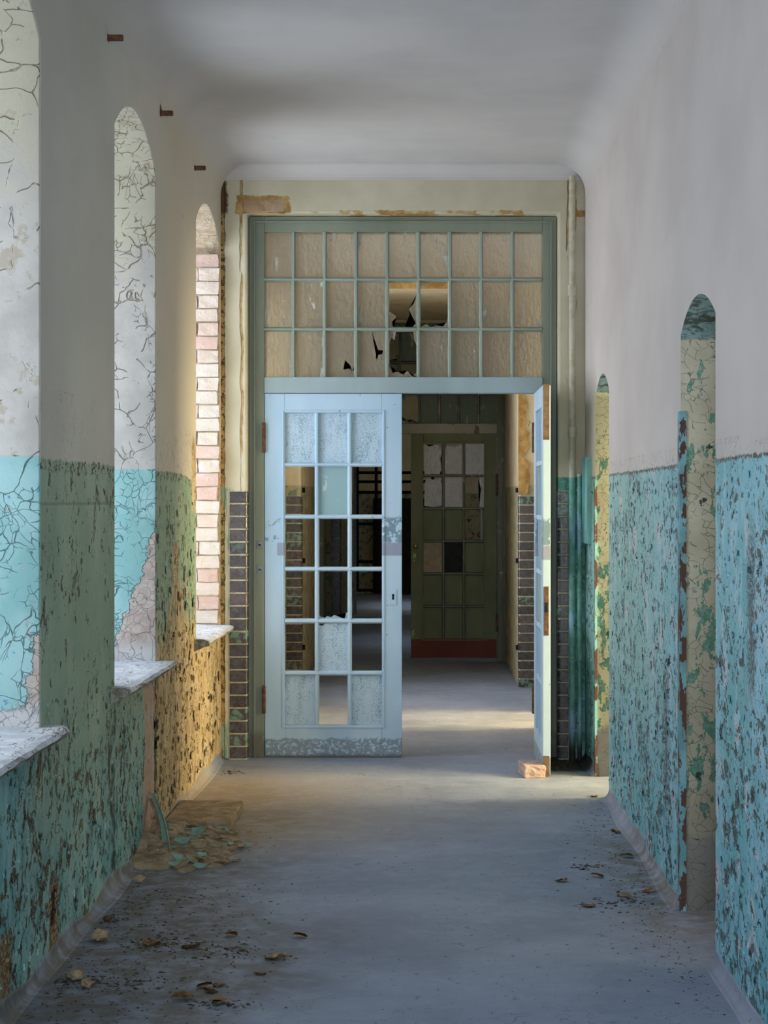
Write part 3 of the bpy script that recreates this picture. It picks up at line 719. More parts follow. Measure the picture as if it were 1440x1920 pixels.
while z < 2.86:
    x = LX(11.1) - .004 + bb.uniform(-.012, .004)
    row = [.245, .115] if zi % 2 == 0 else [.115, .245]
    for ln in row:
        o = obj('brick', bb.choice(BL if ln > .2 else BS), None, wl)
        o.location = (x - ln / 2, 11.112 + bb.uniform(-.007, .006), z + .037); o.rotation_euler = (bb.uniform(-.02, .02), bb.uniform(-.015, .015), bb.uniform(-.03, .03))
        x -= ln + .010
    z += c_h; zi += 1

# glazed brick corners
def glazed_column(parent, x0, x1, y0, depth, ztop, n, pitch=.0716, zbase=.0):
    """x0 = plaster side, x1 = rounded corner side of the bricks; parent-local = world"""
    s = 1 if x1 > x0 else -1; pr = .006
    def outline(inset):
        r_ = .018; c = []
        X1 = x1 + s * (pr - inset); Y0 = y0 - pr + inset
        c.append((x0, Y0))
        for i in range(5):
            t = i / 4 * math.pi / 2; c.append((X1 - s * r_ + s * r_ * math.sin(t), Y0 + r_ - r_ * math.cos(t)))
        c.append((X1, y0 + depth)); c.append((x0, y0 + depth))
        return c
    bm = bmesh.new(); prism(bm, outline(.004), lambda u, v, w: (u, v, w), zbase, ztop); obj('mortar_bed', bm, 'mort', parent)
    bm = bmesh.new(); prism(bm, [(u + s * (.0 if abs(u - x0) > 1e-6 else .003), v) for u, v in outline(0)], lambda u, v, w: (u, v, w), 0, pitch - .0095)
    bmesh.ops.recalc_face_normals(bm, faces=bm.faces)
    me = bpy.data.meshes.new('brick'); bm.to_mesh(me); bm.free(); me.materials.append(M['glaz'])
    for p in me.polygons: p.use_smooth = False
    for k in range(n):
        o = obj('brick', me, None, parent, bevel=.003); o.location.z = ztop - (k + 1) * pitch + .004
        if o.location.z < zbase: o.location.z = zbase + .0
glazed_column(wb, -1.115, OX0, DW, .08, 1.562, 21, .0742)
glazed_column(wb, .856, OX1, DW, .08, 1.562, 21, .0742)

# exposed brick in the hole over the frame
BB = [m_.copy() for m_ in BS[:3]]
for m_ in BB: m_.materials.clear(); m_.materials.append(M['brownbrick'])
for k, xx in enumerate((-1.0, -.885)):
    o = obj('brick', BB[k], None, wb); o.location = (xx + .03, DW + .026, 3.217); 
# ------------------------------------------------------------------ door frames with transom lights
def tri_noise(pts): return pts
BROKEN = {  # (col,row): list of glass outlines left in the pane, unit coordinates, v up
    (4, 1): [[(0, 0), (.18, 0), (.10, .12), (.28, .24), (.02, .36)], [(.55, 0), (1, 0), (1, .74), (.88, .52), (.70, .40), (.95, .10), (.84, .02)]],
    (5, 1): [[(0, 0), (1, 0), (1, .30), (.93, .12), (.80, .03), (.55, .06), (.4, .02), (.2, .08), (.05, .02)], [(0, 1), (0, .86), (.16, .95), (.4, 1)]],
    (4, 2): [[(0, 0), (1, 0), (1, .12), (.80, .05), (.66, .16), (.5, .07), (.3, .14), (.14, .1), (.05, .26)], [(0, 1), (0, .7), (.10, .86), (.2, .8), (.26, 1)], [(.85, 1), (1, 1), (1, .66), (.90, .8)]],
    (2, 2): [[(0, 0), (.60, .18), (.66, .38), (.86, .26), (.90, .14), (.96, .24), (1, .20), (1, 1), (0, 1)], [(0, 0), (1, 0), (1, .14), (.80, .2), (.60, .18)]],
    (3, 2): [[(0, 0), (1, 0), (1, 1), (.5, 1), (.72, .60), (.90, .58), (.86, .50), (.74, .50), (.68, .38), (.64, .44), (.68, .60), (.5, 1), (0, 1)]],
}
def pane_poly(name, u0, u1, v0, v1, poly, fn, d0, d1, mat, parent):
    bm = bmesh.new()
    pts = [(u0 + (u1 - u0) * a, v0 + (v1 - v0) * b) for a, b in poly]
    prism(bm, pts, fn, d0, d1)
    bmesh.ops.triangulate(bm, faces=[f for f in bm.faces if len(f.verts) > 4])
    return obj(name, bm, mat, parent)
UNIT = [(0, 0), (1, 0), (1, 1), (0, 1)]
def door_frame(n, yf, mats, label, broken, pane_of):
    e = empty('door_%d' % n, (0, yf, 0), label, 'door frame', kind='structure')
    mf, mb, mt = mats
    TX0, TX1 = -.922, .706
    def B(name, x0, x1, y0, y1, z0, z1, m, bev=.004): return box(name, (x0, x1, y0, y1, z0, z1), m, e, bev)
    B('jamb', OX0 + .003, -.919, 0, .10, 0, OZ - .002, mf); B('jamb', .711, OX1 - .003, 0, .10, 0, OZ - .002, mf)
    B('head', -.919, .711, 0, .10, 3.078, OZ - .002, mf)
    # moulded fillets on the frame
    B('fillet', OX0 + .03, OX0 + .042, -.012, .0, 0, OZ - .03, mf, .003); B('fillet', OX1 - .042, OX1 - .03, -.012, 0, 0, OZ - .03, mf, .003)
    B('fillet', OX0 + .042, OX1 - .042, -.012, 0, OZ - .042, OZ - .03, mf, .003)
    B('transom_bar', -.919, .711, -.012, .09, 2.134, 2.228, mt)
    bw = .0235; pw = (TX1 - TX0 - 8 * bw) / 9; zr = [(2.813, 3.078), (2.522, 2.788), (2.228, 2.497)]
    for i in range(1, 9):
        x = TX0 + i * (pw + bw) - bw / 2
        bm = bmesh.new(); prism(bm, [(x - bw / 2, .012), (x - .005, -.004), (x + .005, -.004), (x + bw / 2, .012), (x + bw / 2, .04), (x - bw / 2, .04)], lambda u, v, w: (u, v, w), 2.228, 3.078); obj('glazing_bar', bm, mb, e)
    for z in (2.5095, 2.8005):
        bm = bmesh.new(); prism(bm, [(.011, z - .0125), (-.005, z - .004), (-.005, z + .004), (.011, z + .0125), (.041, z + .0125), (.041, z - .0125)], lambda u, v, w: (w, u, v), TX0 + .0, TX1 - .0); obj('glazing_bar', bm, mb, e)
    for c in range(9):
        for r_ in range(3):
            u0 = TX0 + c * (pw + bw) - .004; u1 = u0 + pw + .008; v0, v1 = zr[r_][0] - .004, zr[r_][1] + .004
            for poly in (broken.get((c, r_), [UNIT])):
                pane_poly('pane', u0, u1, v0, v1, poly, lambda u, v, w: (u, w, v), .022, .026, pane_of(c, r_), e)
    return e
d1 = door_frame(1, DF, ('frame', 'bar', 'tbar'), 'grey-green door frame with a three-row transom of obscured glass', BROKEN, lambda c, r_: 'gtr')

# latch plates on the near frame
for zz in (1.245, 1.10):
    p = box('latch_plate', (-.962, -.932, -.004, .002, zz - .022, zz + .022), 'iron', d1, .002)
    bm = bmesh.new(); cyl(bm, (-.947, -.006, zz), (-.947, .0, zz), .006, 10); obj('bolt_hole', bm, 'black', p)

# ------------------------------------------------------------------ door leaves (local: x across, y depth 0..-.04 towards the viewer side, z up)
COLS = [(536.5, 590.3), (598.6, 652.0), (660.0, 714.5)]
ROWS = [(778, 869), (877, 966.7), (975, 1064.8), (1073, 1162), (1171, 1260), (1269, 1359.6)]
def leaf(n, label, loc, rotz, mats, panes, mirror=False, kick=None):
    e = empty('door_%d' % n, loc, label, 'door', kind='structure'); e.rotation_euler.z = rotz
    W_, H_ = .803, 2.126
    x = lambda px: (px - 497) / 320.; zf = lambda py: (1420 - py) / 320.
    sx = (lambda v: W_ - v) if mirror else (lambda v: v)
    ms, mb = mats
    def B(name, x0, x1, y0, y1, z0, z1, m, bev=.003, par=e):
        a, b = sorted((sx(x0), sx(x1))); return box(name, (a, b, y0, y1, z0, z1), m, par, bev)
    T = .042
    gx0, gx1, gz0, gz1 = x(534.5), x(716.5), zf(1361.6), zf(776)
    B('stile', 0, gx0, 0, T, 0.004, H_, ms); st = B('stile', gx1, W_, 0, T, .004, H_, ms)
    B('rail', gx0, gx1, 0, T, gz1, H_, ms); B('rail', gx0, gx1, 0, T, .004, gz0, kick or ms)
    # bead around the lights
    for q in ((gx0 - .016, gx0 - .006, gz0 - .016, gz1 + .016), (gx1 + .006, gx1 + .016, gz0 - .016, gz1 + .016)): B('bead', q[0], q[1], -.005, .001, q[2], q[3], ms, .002)
    for q in ((gz0 - .016, gz0 - .006), (gz1 + .006, gz1 + .016)): B('bead', gx0 - .006, gx1 + .006, -.005, .001, q[0], q[1], ms, .002)
    for (a, b), (c, d) in zip(COLS, COLS[1:]):
        m0, m1 = x(b), x(c); mm = (m0 + m1) / 2
        bm = bmesh.new(); prism(bm, [(sx(u), v) for u, v in ((m0, .012), (mm - .005, -.001), (mm + .005, -.001), (m1, .012), (m1, .034), (m0, .034))], lambda u, v, w: (u, v, w), gz0, gz1); obj('glazing_bar', bm, mb, e)
    for (a, b), (c, d) in zip(ROWS, ROWS[1:]):
        z1_, z0_ = zf(b), zf(c); zm = (z0_ + z1_) / 2
        bm = bmesh.new(); prism(bm, [(.011, z0_), (-.002, zm - .005), (-.002, zm + .005), (.011, z1_), (.035, z1_), (.035, z0_)], lambda u, v, w: (w, u, v), *sorted((sx(gx0), sx(gx1)))); obj('glazing_bar', bm, mb, e)
    for (c, r_), (mat, polys) in panes.items():
        u0, u1 = sorted((sx(x(COLS[c][0]) - .005), sx(x(COLS[c][1]) + .005))); v0, v1 = zf(ROWS[r_][1]) - .005, zf(ROWS[r_][0]) + .005
        for poly in polys:
            pane_poly('pane', u0, u1, v0, v1, poly, lambda u, v, w: (u, w, v), .020, .024, mat, e)
    return e, st, x, zf, sx, B
def hinge(parent, x_, y_, z0, z1):
    bm = bmesh.new(); cyl(bm, (x_, y_, z0), (x_, y_, z1), .0105, 12); h = obj('hinge', bm, 'rust', parent, smooth=False)
    for zz in (z0 + (z1 - z0) * .5,):
        bm = bmesh.new(); cyl(bm, (x_, y_, zz - .003), (x_, y_, zz + .003), .0125, 12); obj('washer', bm, 'rust', h)
    for zz, q in ((z0, -1), (z1, 1)):
        bm = bmesh.new(); cyl(bm, (x_, y_, zz), (x_, y_, zz + q * .01), .0135, 12, .006); obj('finial', bm, 'rust', h)
    return h
SH = lambda pts: pts
LP = {(0, 0): ('gleaf', [UNIT]), (1, 0): ('gleaf', [UNIT]), (2, 0): ('gleaf', [UNIT]), (1, 1): ('gleaf2', [UNIT]),
      (1, 3): ('gleaf2', [[(0, 0), (1, 0), (1, .16), (.92, .13), (.88, .02), (.75, .035), (.62, .07), (.52, .09), (.42, .04), (.30, .07), (.22, .03), (.1, .05), (.04, .09)]]),
      (1, 4): ('gleaf', [[(0, 0), (1, 0), (1, 1), (.25, .98), (.12, .93), (0, .95)]]), (0, 5): ('gleaf', [UNIT]), (2, 5): ('gleaf', [UNIT])}
e2, st, fx, fz, sx, B2 = leaf(2, 'closed pale blue glazed door leaf with several missing panes', (-.917, DF - .002, .006), 0, ('leaf', 'leafbar'), LP)
for a, b in ((797, 848), (1290, 1337)): hinge(e2, -.005, -.012, fz(b), fz(a))
p = B2('escutcheon', fx(731), fx(744), -.003, .001, fz(1136), fz(1106), 'leaf', .001)
bm = bmesh.new(); kx = fx(737.5); kz = fz(1121)
prism(bm, [(kx - .006, kz - .016), (kx + .006, kz - .016), (kx + .005, kz + .004), (kx + .008, kz + .012), (kx, kz + .018), (kx - .008, kz + .012), (kx - .005, kz + .004)], lambda u, v, w: (u, w, v), -.0045, 0); obj('keyhole', bm, 'black', p)
B2('kick_board', .006, .80, -.006, .0, .012, .098, 'leaf', .002)

# open leaf, standing towards the viewer
RP = {(c, r_): ('gleaf', [UNIT]) for c in range(3) for r_ in (0, 4, 5)}
RP.update({(0, 1): ('gleaf2', [UNIT]), (2, 2): ('gleaf', [UNIT])})
e3, st3, fx, fz, sx3, B3 = leaf(3, 'open pale blue door leaf seen edge-on, propped by a brick', (.660, DF - .812, .006), R(90), ('leaf', 'leafbar'), RP)
# local x runs along +Y (0 = free edge), local y runs along -X
e3.location = (.702, DF - .815, .006)
# bare edge strips, lock case on the free edge
for a, b in ((722, 822), (1372, 1452)):
    z1_, z0_ = (fz(738 if a == 722 else 1385), fz(835 if a == 722 else 1419)); box('bare_edge', (-.002, .001, .006, .040, z0_, z1_), 'edge', e3)
lk = box('lock_plate', (-.005, .001, .010, .034, fz(1175) , fz(1090)), 'rust', e3, .001)
box('latch_bolt', (-.009, -.004, .016, .028, fz(1135), fz(1118)), 'black', lk)
for a, b in ((797, 848), (1290, 1337)): hinge(e3, .815, .044, fz(b), fz(a))

# ------------------------------------------------------------------ pipes and board in the corner
pg = 'pipes in the corner by the open door leaf'
def pipe(x_, y_, r_, label, zt, sockets):
    e = empty('pipe', (x_, y_, 0), label, 'pipe', pg)
    bm = bmesh.new(); cyl(bm, (0, 0, -.01), (0, 0, zt), r_, 16); obj('tube', bm, 'pipe', e, smooth=False)
    for z in sockets:
        bm = bmesh.new(); cyl(bm, (0, 0, z - .03), (0, 0, z + .03), r_ * 1.32, 16); obj('socket', bm, 'pipe', e)
    return e
p1 = pipe(.874, DW - .026, .019, 'thicker vertical pipe beside the dark glazed bricks, yellowed above and green below', 3.385, (2.72, 1.9, .35))
p2 = pipe(.915, DW - .05, .013, 'thinner vertical pipe painted blue-green in the right corner', DADO + .02, (.62,))
bm = bmesh.new(); cyl(bm, (.004, .0, .175), (-.042, .024, .175), .008, 10); obj('bracket', bm, 'pipe', p2)
box('casing_board', (RXW - .022, RXW + .002, 10.72, 11.10, 1.26, 1.75), 'wflake_t', None, .003)
tag(bpy.data.objects['casing_board'], 'narrow green-painted board fixed on the wall beside the corner pipes', 'board')

# corner irons of the two doorways
def corner_iron(y, z1, x=RXW, lg=.02):
    bm = bmesh.new(); prism(bm, [(x - .005, y + .05), (x - .005, y - .005), (x + lg, y - .005), (x + lg, y + .001), (x + .001, y + .001), (x + .001, y + .05)], lambda u, v, w: (u, v, w), .0, z1)
    return obj('corner_iron', bm, M['ciron'], wr)
def m_ciron():
    g = G('flaking_teal_iron'); P = g.pos(); n = g.noise(g.sc(P, (1, 1, .4)), 28, 5, .7); a = g.noise(P, 5, 3, .6)
    col = g.mix(g.ss(a, .4, .6), (.12, .30, .34), (.20, .42, .50)); col = g.mix(g.ss(g.add(n, g.mul(g.ss(g.xyz()[2], .5, 0), .06)), .50, .52), col, (.085, .04, .03))
    return g.fin(col, .6, n, .003, .8)
M['ciron'] = m_ciron()
corner_iron(7.03, 1.83); corner_iron(10.46, 1.62, lg=.008)

# rusty brackets high on the left wall
for k, (yy, zz, lab) in enumerate(((7.30, 3.262, 'rusty iron bracket high on the wall, nearest of three'), (8.69, 3.256, 'rusty iron bracket with an upturned hook, the middle of three'), (9.93, 3.224, 'rusty iron bracket high on the wall above the farthest window'))):
    e = empty('wall_bracket', (LX(yy), yy, zz), lab, 'bracket', 'rusty brackets on the left wall')
    bm = bmesh.new(); bxs(bm, -.02, .058, -.012, .012, -.011, .011); obj('tongue', bm, 'rust', e, bevel=.003)
    bm = bmesh.new(); bxs(bm, -.01, .003, -.016, .016, -.014, .014); obj('plate', bm, 'rust', e, bevel=.004)
    if k == 1:
        bm = bmesh.new(); cyl(bm, (.008, -.006, 0), (-.004, -.012, .05), .004, 8); obj('hook', bm, 'rust', e)

# ------------------------------------------------------------------ rooms on the right
def room(y0, y1, n, label, hw=.7):
    x0, x1 = RXW + RT, 4.3; t = .1
    e = empty('wall_room', (x0, y0, 0), label, 'room', kind='structure')
    def B(nm, b, m='room'): 
        o = box(nm, (b[0] - x0, b[1] - x0, b[2] - y0, b[3] - y0, b[4], b[5]), m, e); return o
    B('side_wall', (x0 - .02, x1, y0 - t, y0, 0, 3.2)); B('side_wall', (x0 - .02, x1, y1, y1 + t, 0, 3.2)); B('room_ceiling', (x0 - .02, x1, y0 - t, y1 + t, 3.2, 3.3)); B('room_floor', (x0 - .02, x1, y0 - t, y1 + t, -.1, 0), 'floor')
    c = (y0 + y1) / 2
    B('outer_wall', (x1 - .12, x1, y0, c - hw, 0, 3.2)); B('outer_wall', (x1 - .12, x1, c + hw, y1, 0, 3.2)); B('outer_wall', (x1 - .12, x1, c - hw, c + hw, 0, .75)); B('outer_wall', (x1 - .12, x1, c - hw, c + hw, 2.75, 3.2))
    B('window_bar', (x1 - .08, x1 - .04, c - .03, c + .03, .75, 2.75), 'wood'); B('window_bar', (x1 - .08, x1 - .04, c - hw, c + hw, 1.95, 2.0), 'wood')
room(7.6, 11.2, 1, 'sunlit room behind the farther arched doorway', 1.2); room(5.0, 7.4, 2, 'dim room behind the nearer arched doorway'); room(1.5, 4.0, 3, 'room behind the doorway by the viewpoint'); room(12.0, 14.5, 4, 'sunlit room off the corridor beyond the blue door')

# ------------------------------------------------------------------ corridor beyond the door
M['mid'] = None
def m_mid():
    g = G('vestibule_paint'); P = g.pos(); X, Y, Z = g.xyz()
    a = g.noise(P, 4, 5, .6); n = g.noise(P, 9, 5, .7); n2 = g.noise(P, 40, 4, .7)
    up = g.mix(g.ss(a, .3, .7), (.50, .42, .27), (.60, .52, .36)); up = g.mix(g.ss(n, .66, .70), up, (.32, .18, .06))
    lo = g.mix(g.ss(n, .42, .5), (.44, .34, .20), (.36, .32, .20)); lo = g.mix(g.ss(n, .55, .58), lo, (.15, .21, .14)); lo = g.mix(g.ss(g.noise(P, 14, 4, .7), .60, .62), lo, (.08, .075, .04))
    col = g.mix(g.ss(g.add(Z, g.mul(g.sub(n2, .5), .04)), 1.62, 1.635), lo, up)
    return g.fin(col, .8, g.sub(a, n2), .003, .8)
M['mid'] = m_mid()
W2 = (12.55, 13.65); W5 = (14.3, 15.2)
window(7, *W2, lambda y: -1.52, 'window of the corridor beyond the blue door, nearer one', 2.885)
window(8, *W5, lambda y: -1.52, 'window of the corridor beyond the blue door, by the passage', 2.885)
def slabwall(name, b, m, label, par=None): return tag(box(name, b, m, par, .01), label, 'wall', kind='structure')
wl2 = empty('wall_left', (0, 0, 0), 'left wall of the corridor beyond the blue door', 'wall', kind='structure')
for b in ((-1.6, -1.165, DW + .28, W2[0], 0, 3.6), (-1.6, -1.165, W2[1], W5[0], 0, 3.6), (-1.6, -1.165, W5[1], 15.45, 0, 3.6), (-1.6, -1.165, W2[0], W5[1], 0, .78), (-1.6, -1.165, W2[0], W5[1], 3.05, 3.6)): box('wall_panel', b, 'mid', wl2)
wr2 = empty('wall_right', (0, 0, 0), 'right wall of the corridor beyond the blue door', 'wall', kind='structure')
for b in ((RXW, 1.37, DW + .28, 12.75, 0, 3.6), (RXW, 1.37, 13.65, 15.45, 0, 3.6), (RXW, 1.37, 12.75, 13.65, 2.15, 3.6)): box('wall_panel', b, 'mid', wr2)
PY = 15.4
wp = empty('wall_middle', (0, 0, 0), 'cream passage walls with glazed brick corners before the green door', 'wall', kind='structure')
PX0, PX1 = -.962, .785
box('wall_panel', (-1.65, PX0, PY, 18.05, 0, 3.6), 'mid', wp, .012); box('wall_panel', (PX1, 1.37, PY, 18.05, 0, 3.6), 'mid', wp, .012); box('lintel', (PX0, PX1, PY, 18.05, 3.20, 3.6), 'mid', wp)
glazed_column(wp, -1.085, PX0, PY, .08, 1.545, 21, .0734); glazed_column(wp, .91, PX1, PY, .08, 1.545, 21, .0734)
# raw ochre edge over the glazed bricks
M['och'] = m_simple('raw_ochre_plaster', (.28, .15, .045), (.50, .33, .12), 9, .95, .01)
bm = bmesh.new(); rr = random.Random(5); L_ = [.842 + rr.uniform(-.025, .03) for _ in range(34)]
for k in range(33):
    z0_, z1_ = 1.555 + k * .0495, 1.555 + (k + 1) * .0495 + .0005
    prism(bm, [(PX1 - .006, z0_), (L_[k], z0_), (L_[k + 1], z1_), (PX1 - .006, z1_)], lambda u, v, w: (u, w, v), PY - .012, PY + .05)
obj('bare_plaster', bm, 'och', wp)
bm = bmesh.new(); prism(bm, [(-.45, 3.205), (.4, 3.205), (.42, 3.24), (.2, 3.252), (0, 3.27), (-.2, 3.25), (-.44, 3.26)], lambda u, v, w: (u, w, v), PY - .012, PY + .02); obj('bare_plaster', bm, 'och', wp)
# leftover hinge pins on both sides of the passage
for xx, q in ((PX0, 1), (PX1, -1)):
    for zz in (1.59, 1.02, .32):
        bm = bmesh.new(); cyl(bm, (xx + q * .012, PY + .12, zz - .02), (xx + q * .012, PY + .12, zz + .02), .012, 10); obj('hinge_pin', bm, 'black', wp)
# second door frame, closed leaf
wb2 = tag(obj('wall_back', holed('wall_back', [(-1.65, 0), (OX0, 0), (OX0, OZ), (OX1, OZ), (OX1, 0), (1.36, 0), (1.36, 3.6), (-1.65, 3.6)], [], .2, lambda u, v, w: (u, 18.02 + w, v)), 'mid'), 'wall around the dull green door', 'wall', kind='structure')
FB = {(4, 1): [], (5, 1): [], (4, 2): BROKEN[(4, 2)], (3, 0): BROKEN[(5, 1)]}
d4 = door_frame(4, 17.99, ('fframe', 'fframe', 'fbar'), 'dark weathered door frame with painted transom panes, farther down the corridor', FB, lambda c, r_: 'gfart')
rag1 = [[(.05, .02), (.85, .03), (.95, .2), (.88, .5), (.97, .72), (.85, .93), (.6, .97), (.3, .9), (.1, .98), (.02, .5)]]
rag2 = [[(.03, .05), (.5, .02), (.95, .06), (.97, .6), (.9, .97), (.5, .9), (.2, .96), (.06, .8)]]
FP = {(c, r_): ('fleaf', [UNIT]) for c in range(3) for r_ in range(2, 6)}
FP.update({(0, 0): ('gfar', rag1), (1, 0): ('gfar', rag2), (2, 0): ('gfar', [UNIT]), (0, 1): ('gfar', rag2), (1, 1): ('gfar', [UNIT])})
FP[(2, 1)] = ('gfar', [[(.75, 0), (1, 0), (1, 1), (.9, .9), (.7, .95), (.85, .6)]]); del FP[(2, 2)]
M['beigepane'] = m_simple('beige_board', (.24, .20, .14), (.32, .27, .20), 20, .8); M['blackpane'] = m_simple('black_pane', (.008, .009, .010), (.02, .02, .02), 20, .8)
FP[(0, 3)] = ('beigepane', [UNIT]); FP[(1, 3)] = ('blackpane', [UNIT])
e5, st5, fx, fz, sx5, B5 = leaf(5, 'closed dull green door with jagged upper panes and a maroon kick rail', (-.098, 17.985, .03), 0, ('fleaf', 'fframe'), FP, kick='maroon')
box('kick_board', (.0, .803, -.003, .0, .004, .178), 'maroon', e5)
box('paint_splash', (.002, .085, -.0015, .0, .19, 1.15), 'fleafl', e5)
bm = bmesh.new(); cyl(bm, (.045, 0, 1.05), (.045, -.035, 1.05), .008, 10); kb = obj('knob', bm, 'brass', e5)
bm = bmesh.new(); bmesh.ops.create_uvsphere(bm, u_segments=12, v_segments=8, radius=.024, matrix=Matrix.Translation((.045, -.05, 1.05))); obj('knob_ball', bm, 'brass', kb, smooth=True)
for a, b in ((870, 930), (1290, 1337)): hinge(e5, .806, -.012, fz(b), fz(a))

# ------------------------------------------------------------------ farthest corridor
W3 = (20.0, 21.2); W4 = (27.0, 28.2)
wl3 = empty('wall_left', (0, 0, 0), 'left wall of the farthest corridor', 'wall', kind='structure')
for a, b, z0, z1 in ((18.2, W3[0], 0, 3.6), (W3[1], W4[0], 0, 3.6), (W4[1], 31.2, 0, 3.6), (W3[0], W3[1], 0, .78), (W3[0], W3[1], 3.05, 3.6), (W4[0], W4[1], 0, .78), (W4[0], W4[1], 3.05, 3.6)):
    box('wall_panel', (-1.6, -1.165, a, b, z0, z1), 'mid', wl3)
slabwall('wall_right', (RXW, 1.37, 18.2, 31.2, 0, 3.6), 'mid', 'right wall of the farthest corridor')
wp3 = empty('wall_far', (0, 0, 0), 'far passage walls with dark glazed brick corners', 'wall', kind='structure')
box('wall_panel', (-1.65, PX0 - .02, 23.4, 25.4, 0, 3.6), 'mid', wp3); box('wall_panel', (PX1, 1.37, 23.4, 25.4, 0, 3.6), 'mid', wp3); box('lintel', (PX0 - .02, PX1, 23.4, 25.4, 3.0, 3.6), 'mid', wp3)
glazed_column(wp3, -1.10, PX0 - .02, 23.4, .08, 1.545, 21, .0734)
slabwall('wall_end', (-1.6, 1.37, 31.1, 31.3, 0, 3.6), 'mid', 'wall closing the far end of the corridor')
gt = empty('barred_gate', (-.35, 25.5, 0), 'dark iron bars closing the far corridor, seen through the door panes', 'gate')
for x_ in (-.5, -.25, 0, .25, .5): box('bar', (x_ - .02, x_ + .02, -.012, .012, .3 , 2.05), 'black', gt)
for z_ in (1.88, 1.76, 1.62, 1.2, .7, .32): box('cross_bar', (-.55, .62, -.02, .0, z_ - .02, z_ + .02), 'black', gt)
box('foot', (-.55, -.51, -.03, .03, 0, 2.1), 'iron', gt)
tag(box('wall_board', (-.78, .2, 30.9, 31.0, .02, 1.55), 'black', None, .01), 'dark boarded panel against the far end wall', 'panel')
# end wall behind the viewpoint, its window added for frontal fill light
tag(obj('wall_end', holed('wall_end', [(-1.8, 0), (1.37, 0), (1.37, 3.6), (-1.8, 3.6)], [arch(-.85, .6, .85, 2.75, .2)], .3, lambda u, v, w: (u, YB - .3 + w, v)), 'lin'), 'wall closing the corridor behind the viewpoint, with an added fill-light window', 'wall', kind='structure')
we = empty('window_6', (0, YB - .2, 0), 'unseen window added behind the viewpoint for frontal fill light', 'window', kind='structure')
for b in ((-.16, -.09, 0, .05, .85, 2.93), (-.85, .6, .005, .045, 1.9, 1.96), (-.85, -.79, 0, .05, .85, 2.75), (.54, .6, 0, .05, .85, 2.75)): box('frame_bar', b, 'wood', we)

# ------------------------------------------------------------------ lifted paint on the walls (joined, too many to count)
def wall_flakes(name, parent, mat, n, place, seed, size=(.008, .03), lift=(.003, .011), ink=None):
    rr = random.Random(seed); V = []; F = []
    for _ in range(n):
        q = place(rr)
        if q is None: continue
        x, y, z, s = q
        hh = rr.uniform(*size) * 1.3; ww = hh * rr.uniform(.5, 1.6); lf = rr.uniform(*lift); tw = rr.uniform(-.35, .35); mode = rr.random()
        b = len(V)
        for i in range(3):
            for j in range(3):
                u = (j - 1) * ww / 2 * (1 - .8 * abs(i - 1)) + rr.uniform(-.2, .2) * ww; v = (i - 1) * hh / 2 + rr.uniform(-.08, .08) * hh
                t = (j / 2 if mode < .4 else (1 - j / 2 if mode < .8 else i / 2)); d = lf * t * t + .0006
                V.append((x + s * d, y + u * math.cos(tw) - v * math.sin(tw), z + u * math.sin(tw) + v * math.cos(tw)))
        for i in range(2):
            for j in range(2): F.append((b + i * 3 + j, b + i * 3 + j + 1, b + i * 3 + j + 4, b + i * 3 + j + 3))
    me = bpy.data.meshes.new(name); me.from_pydata(V, [], F); me.update()
    return tag(obj(name, me, mat, parent), kind='stuff')
def place_r(rr):
    y = 3.6 + 7.4 * rr.random(); z = .09 + 1.5 * rr.random() ** 1.25
    if any(a - .03 < y < b + .06 for a, b in RD): return None
    return (RXW, y, z, -1)
wall_flakes('paint_flakes', wr, 'right', 1300, place_r, 1, (.006, .02), (.002, .006))
def place_l(rr, lo=.09, hi=1.6, y0=4.6, y1=8.6):
    y = rr.uniform(y0, y1); z = lo + (hi - lo) * rr.random() ** 1.5
    if z > SILLZ - .09 and any(a - .03 < y < b + .03 for a, b in WINS): return None
    return (LX(y), y, z, 1)
wall_flakes('paint_flakes', wl, 'left', 350, place_l, 2, (.006, .022), (.002, .006))
wall_flakes('paint_flakes', wl, 'left', 500, lambda rr: place_l(rr, .09, .8, 4.6, 8.2), 3, (.006, .02), (.002, .006))
wall_flakes('paint_flakes', wl, 'left', 200, lambda rr: place_l(rr, .2, 1.6, 8.6, 11.0), 4, (.008, .03), (.002, .008))
wall_flakes('plaster_flakes', wl, 'left', 450, lambda rr: place_l(rr, .09, 1.4, 8.5, 11.05), 5, (.01, .04), (.003, .010))

# ------------------------------------------------------------------ loose things on the floor
b0 = BL[0]
def loose_brick():
    bm = bmesh.new(); bmesh.ops.create_cube(bm, size=1); bmesh.ops.subdivide_edges(bm, edges=bm.edges, cuts=3, use_grid_fill=True); rr = random.Random(9)
    for v in bm.verts: v.co = Vector((v.co.x * .115, v.co.y * .24, v.co.z * .068 + .034)) + Vector((rr.uniform(-.003, .003), rr.uniform(-.003, .003), 0))
    return obj('brick', bm, 'redbrick', bevel=.005)
o = loose_brick(); o.location = (.604, 10.52, .0); o.rotation_euler.z = R(6)
tag(o, 'loose pinkish brick wedged at the foot of the open door leaf', 'brick')

# low slab against the left wall
bm = bmesh.new()
v = [(-1.17, 8.70), (-.872, 8.72), (-.862, 9.32), (-1.17, 9.34)]
prism(bm, v, lambda u, q, w_: (u, q, w_), -.0, .048)
tag(obj('low_slab', bm, 'chip', bevel=.006), 'low dust-covered slab lying against the left wall behind the rubble', 'slab')

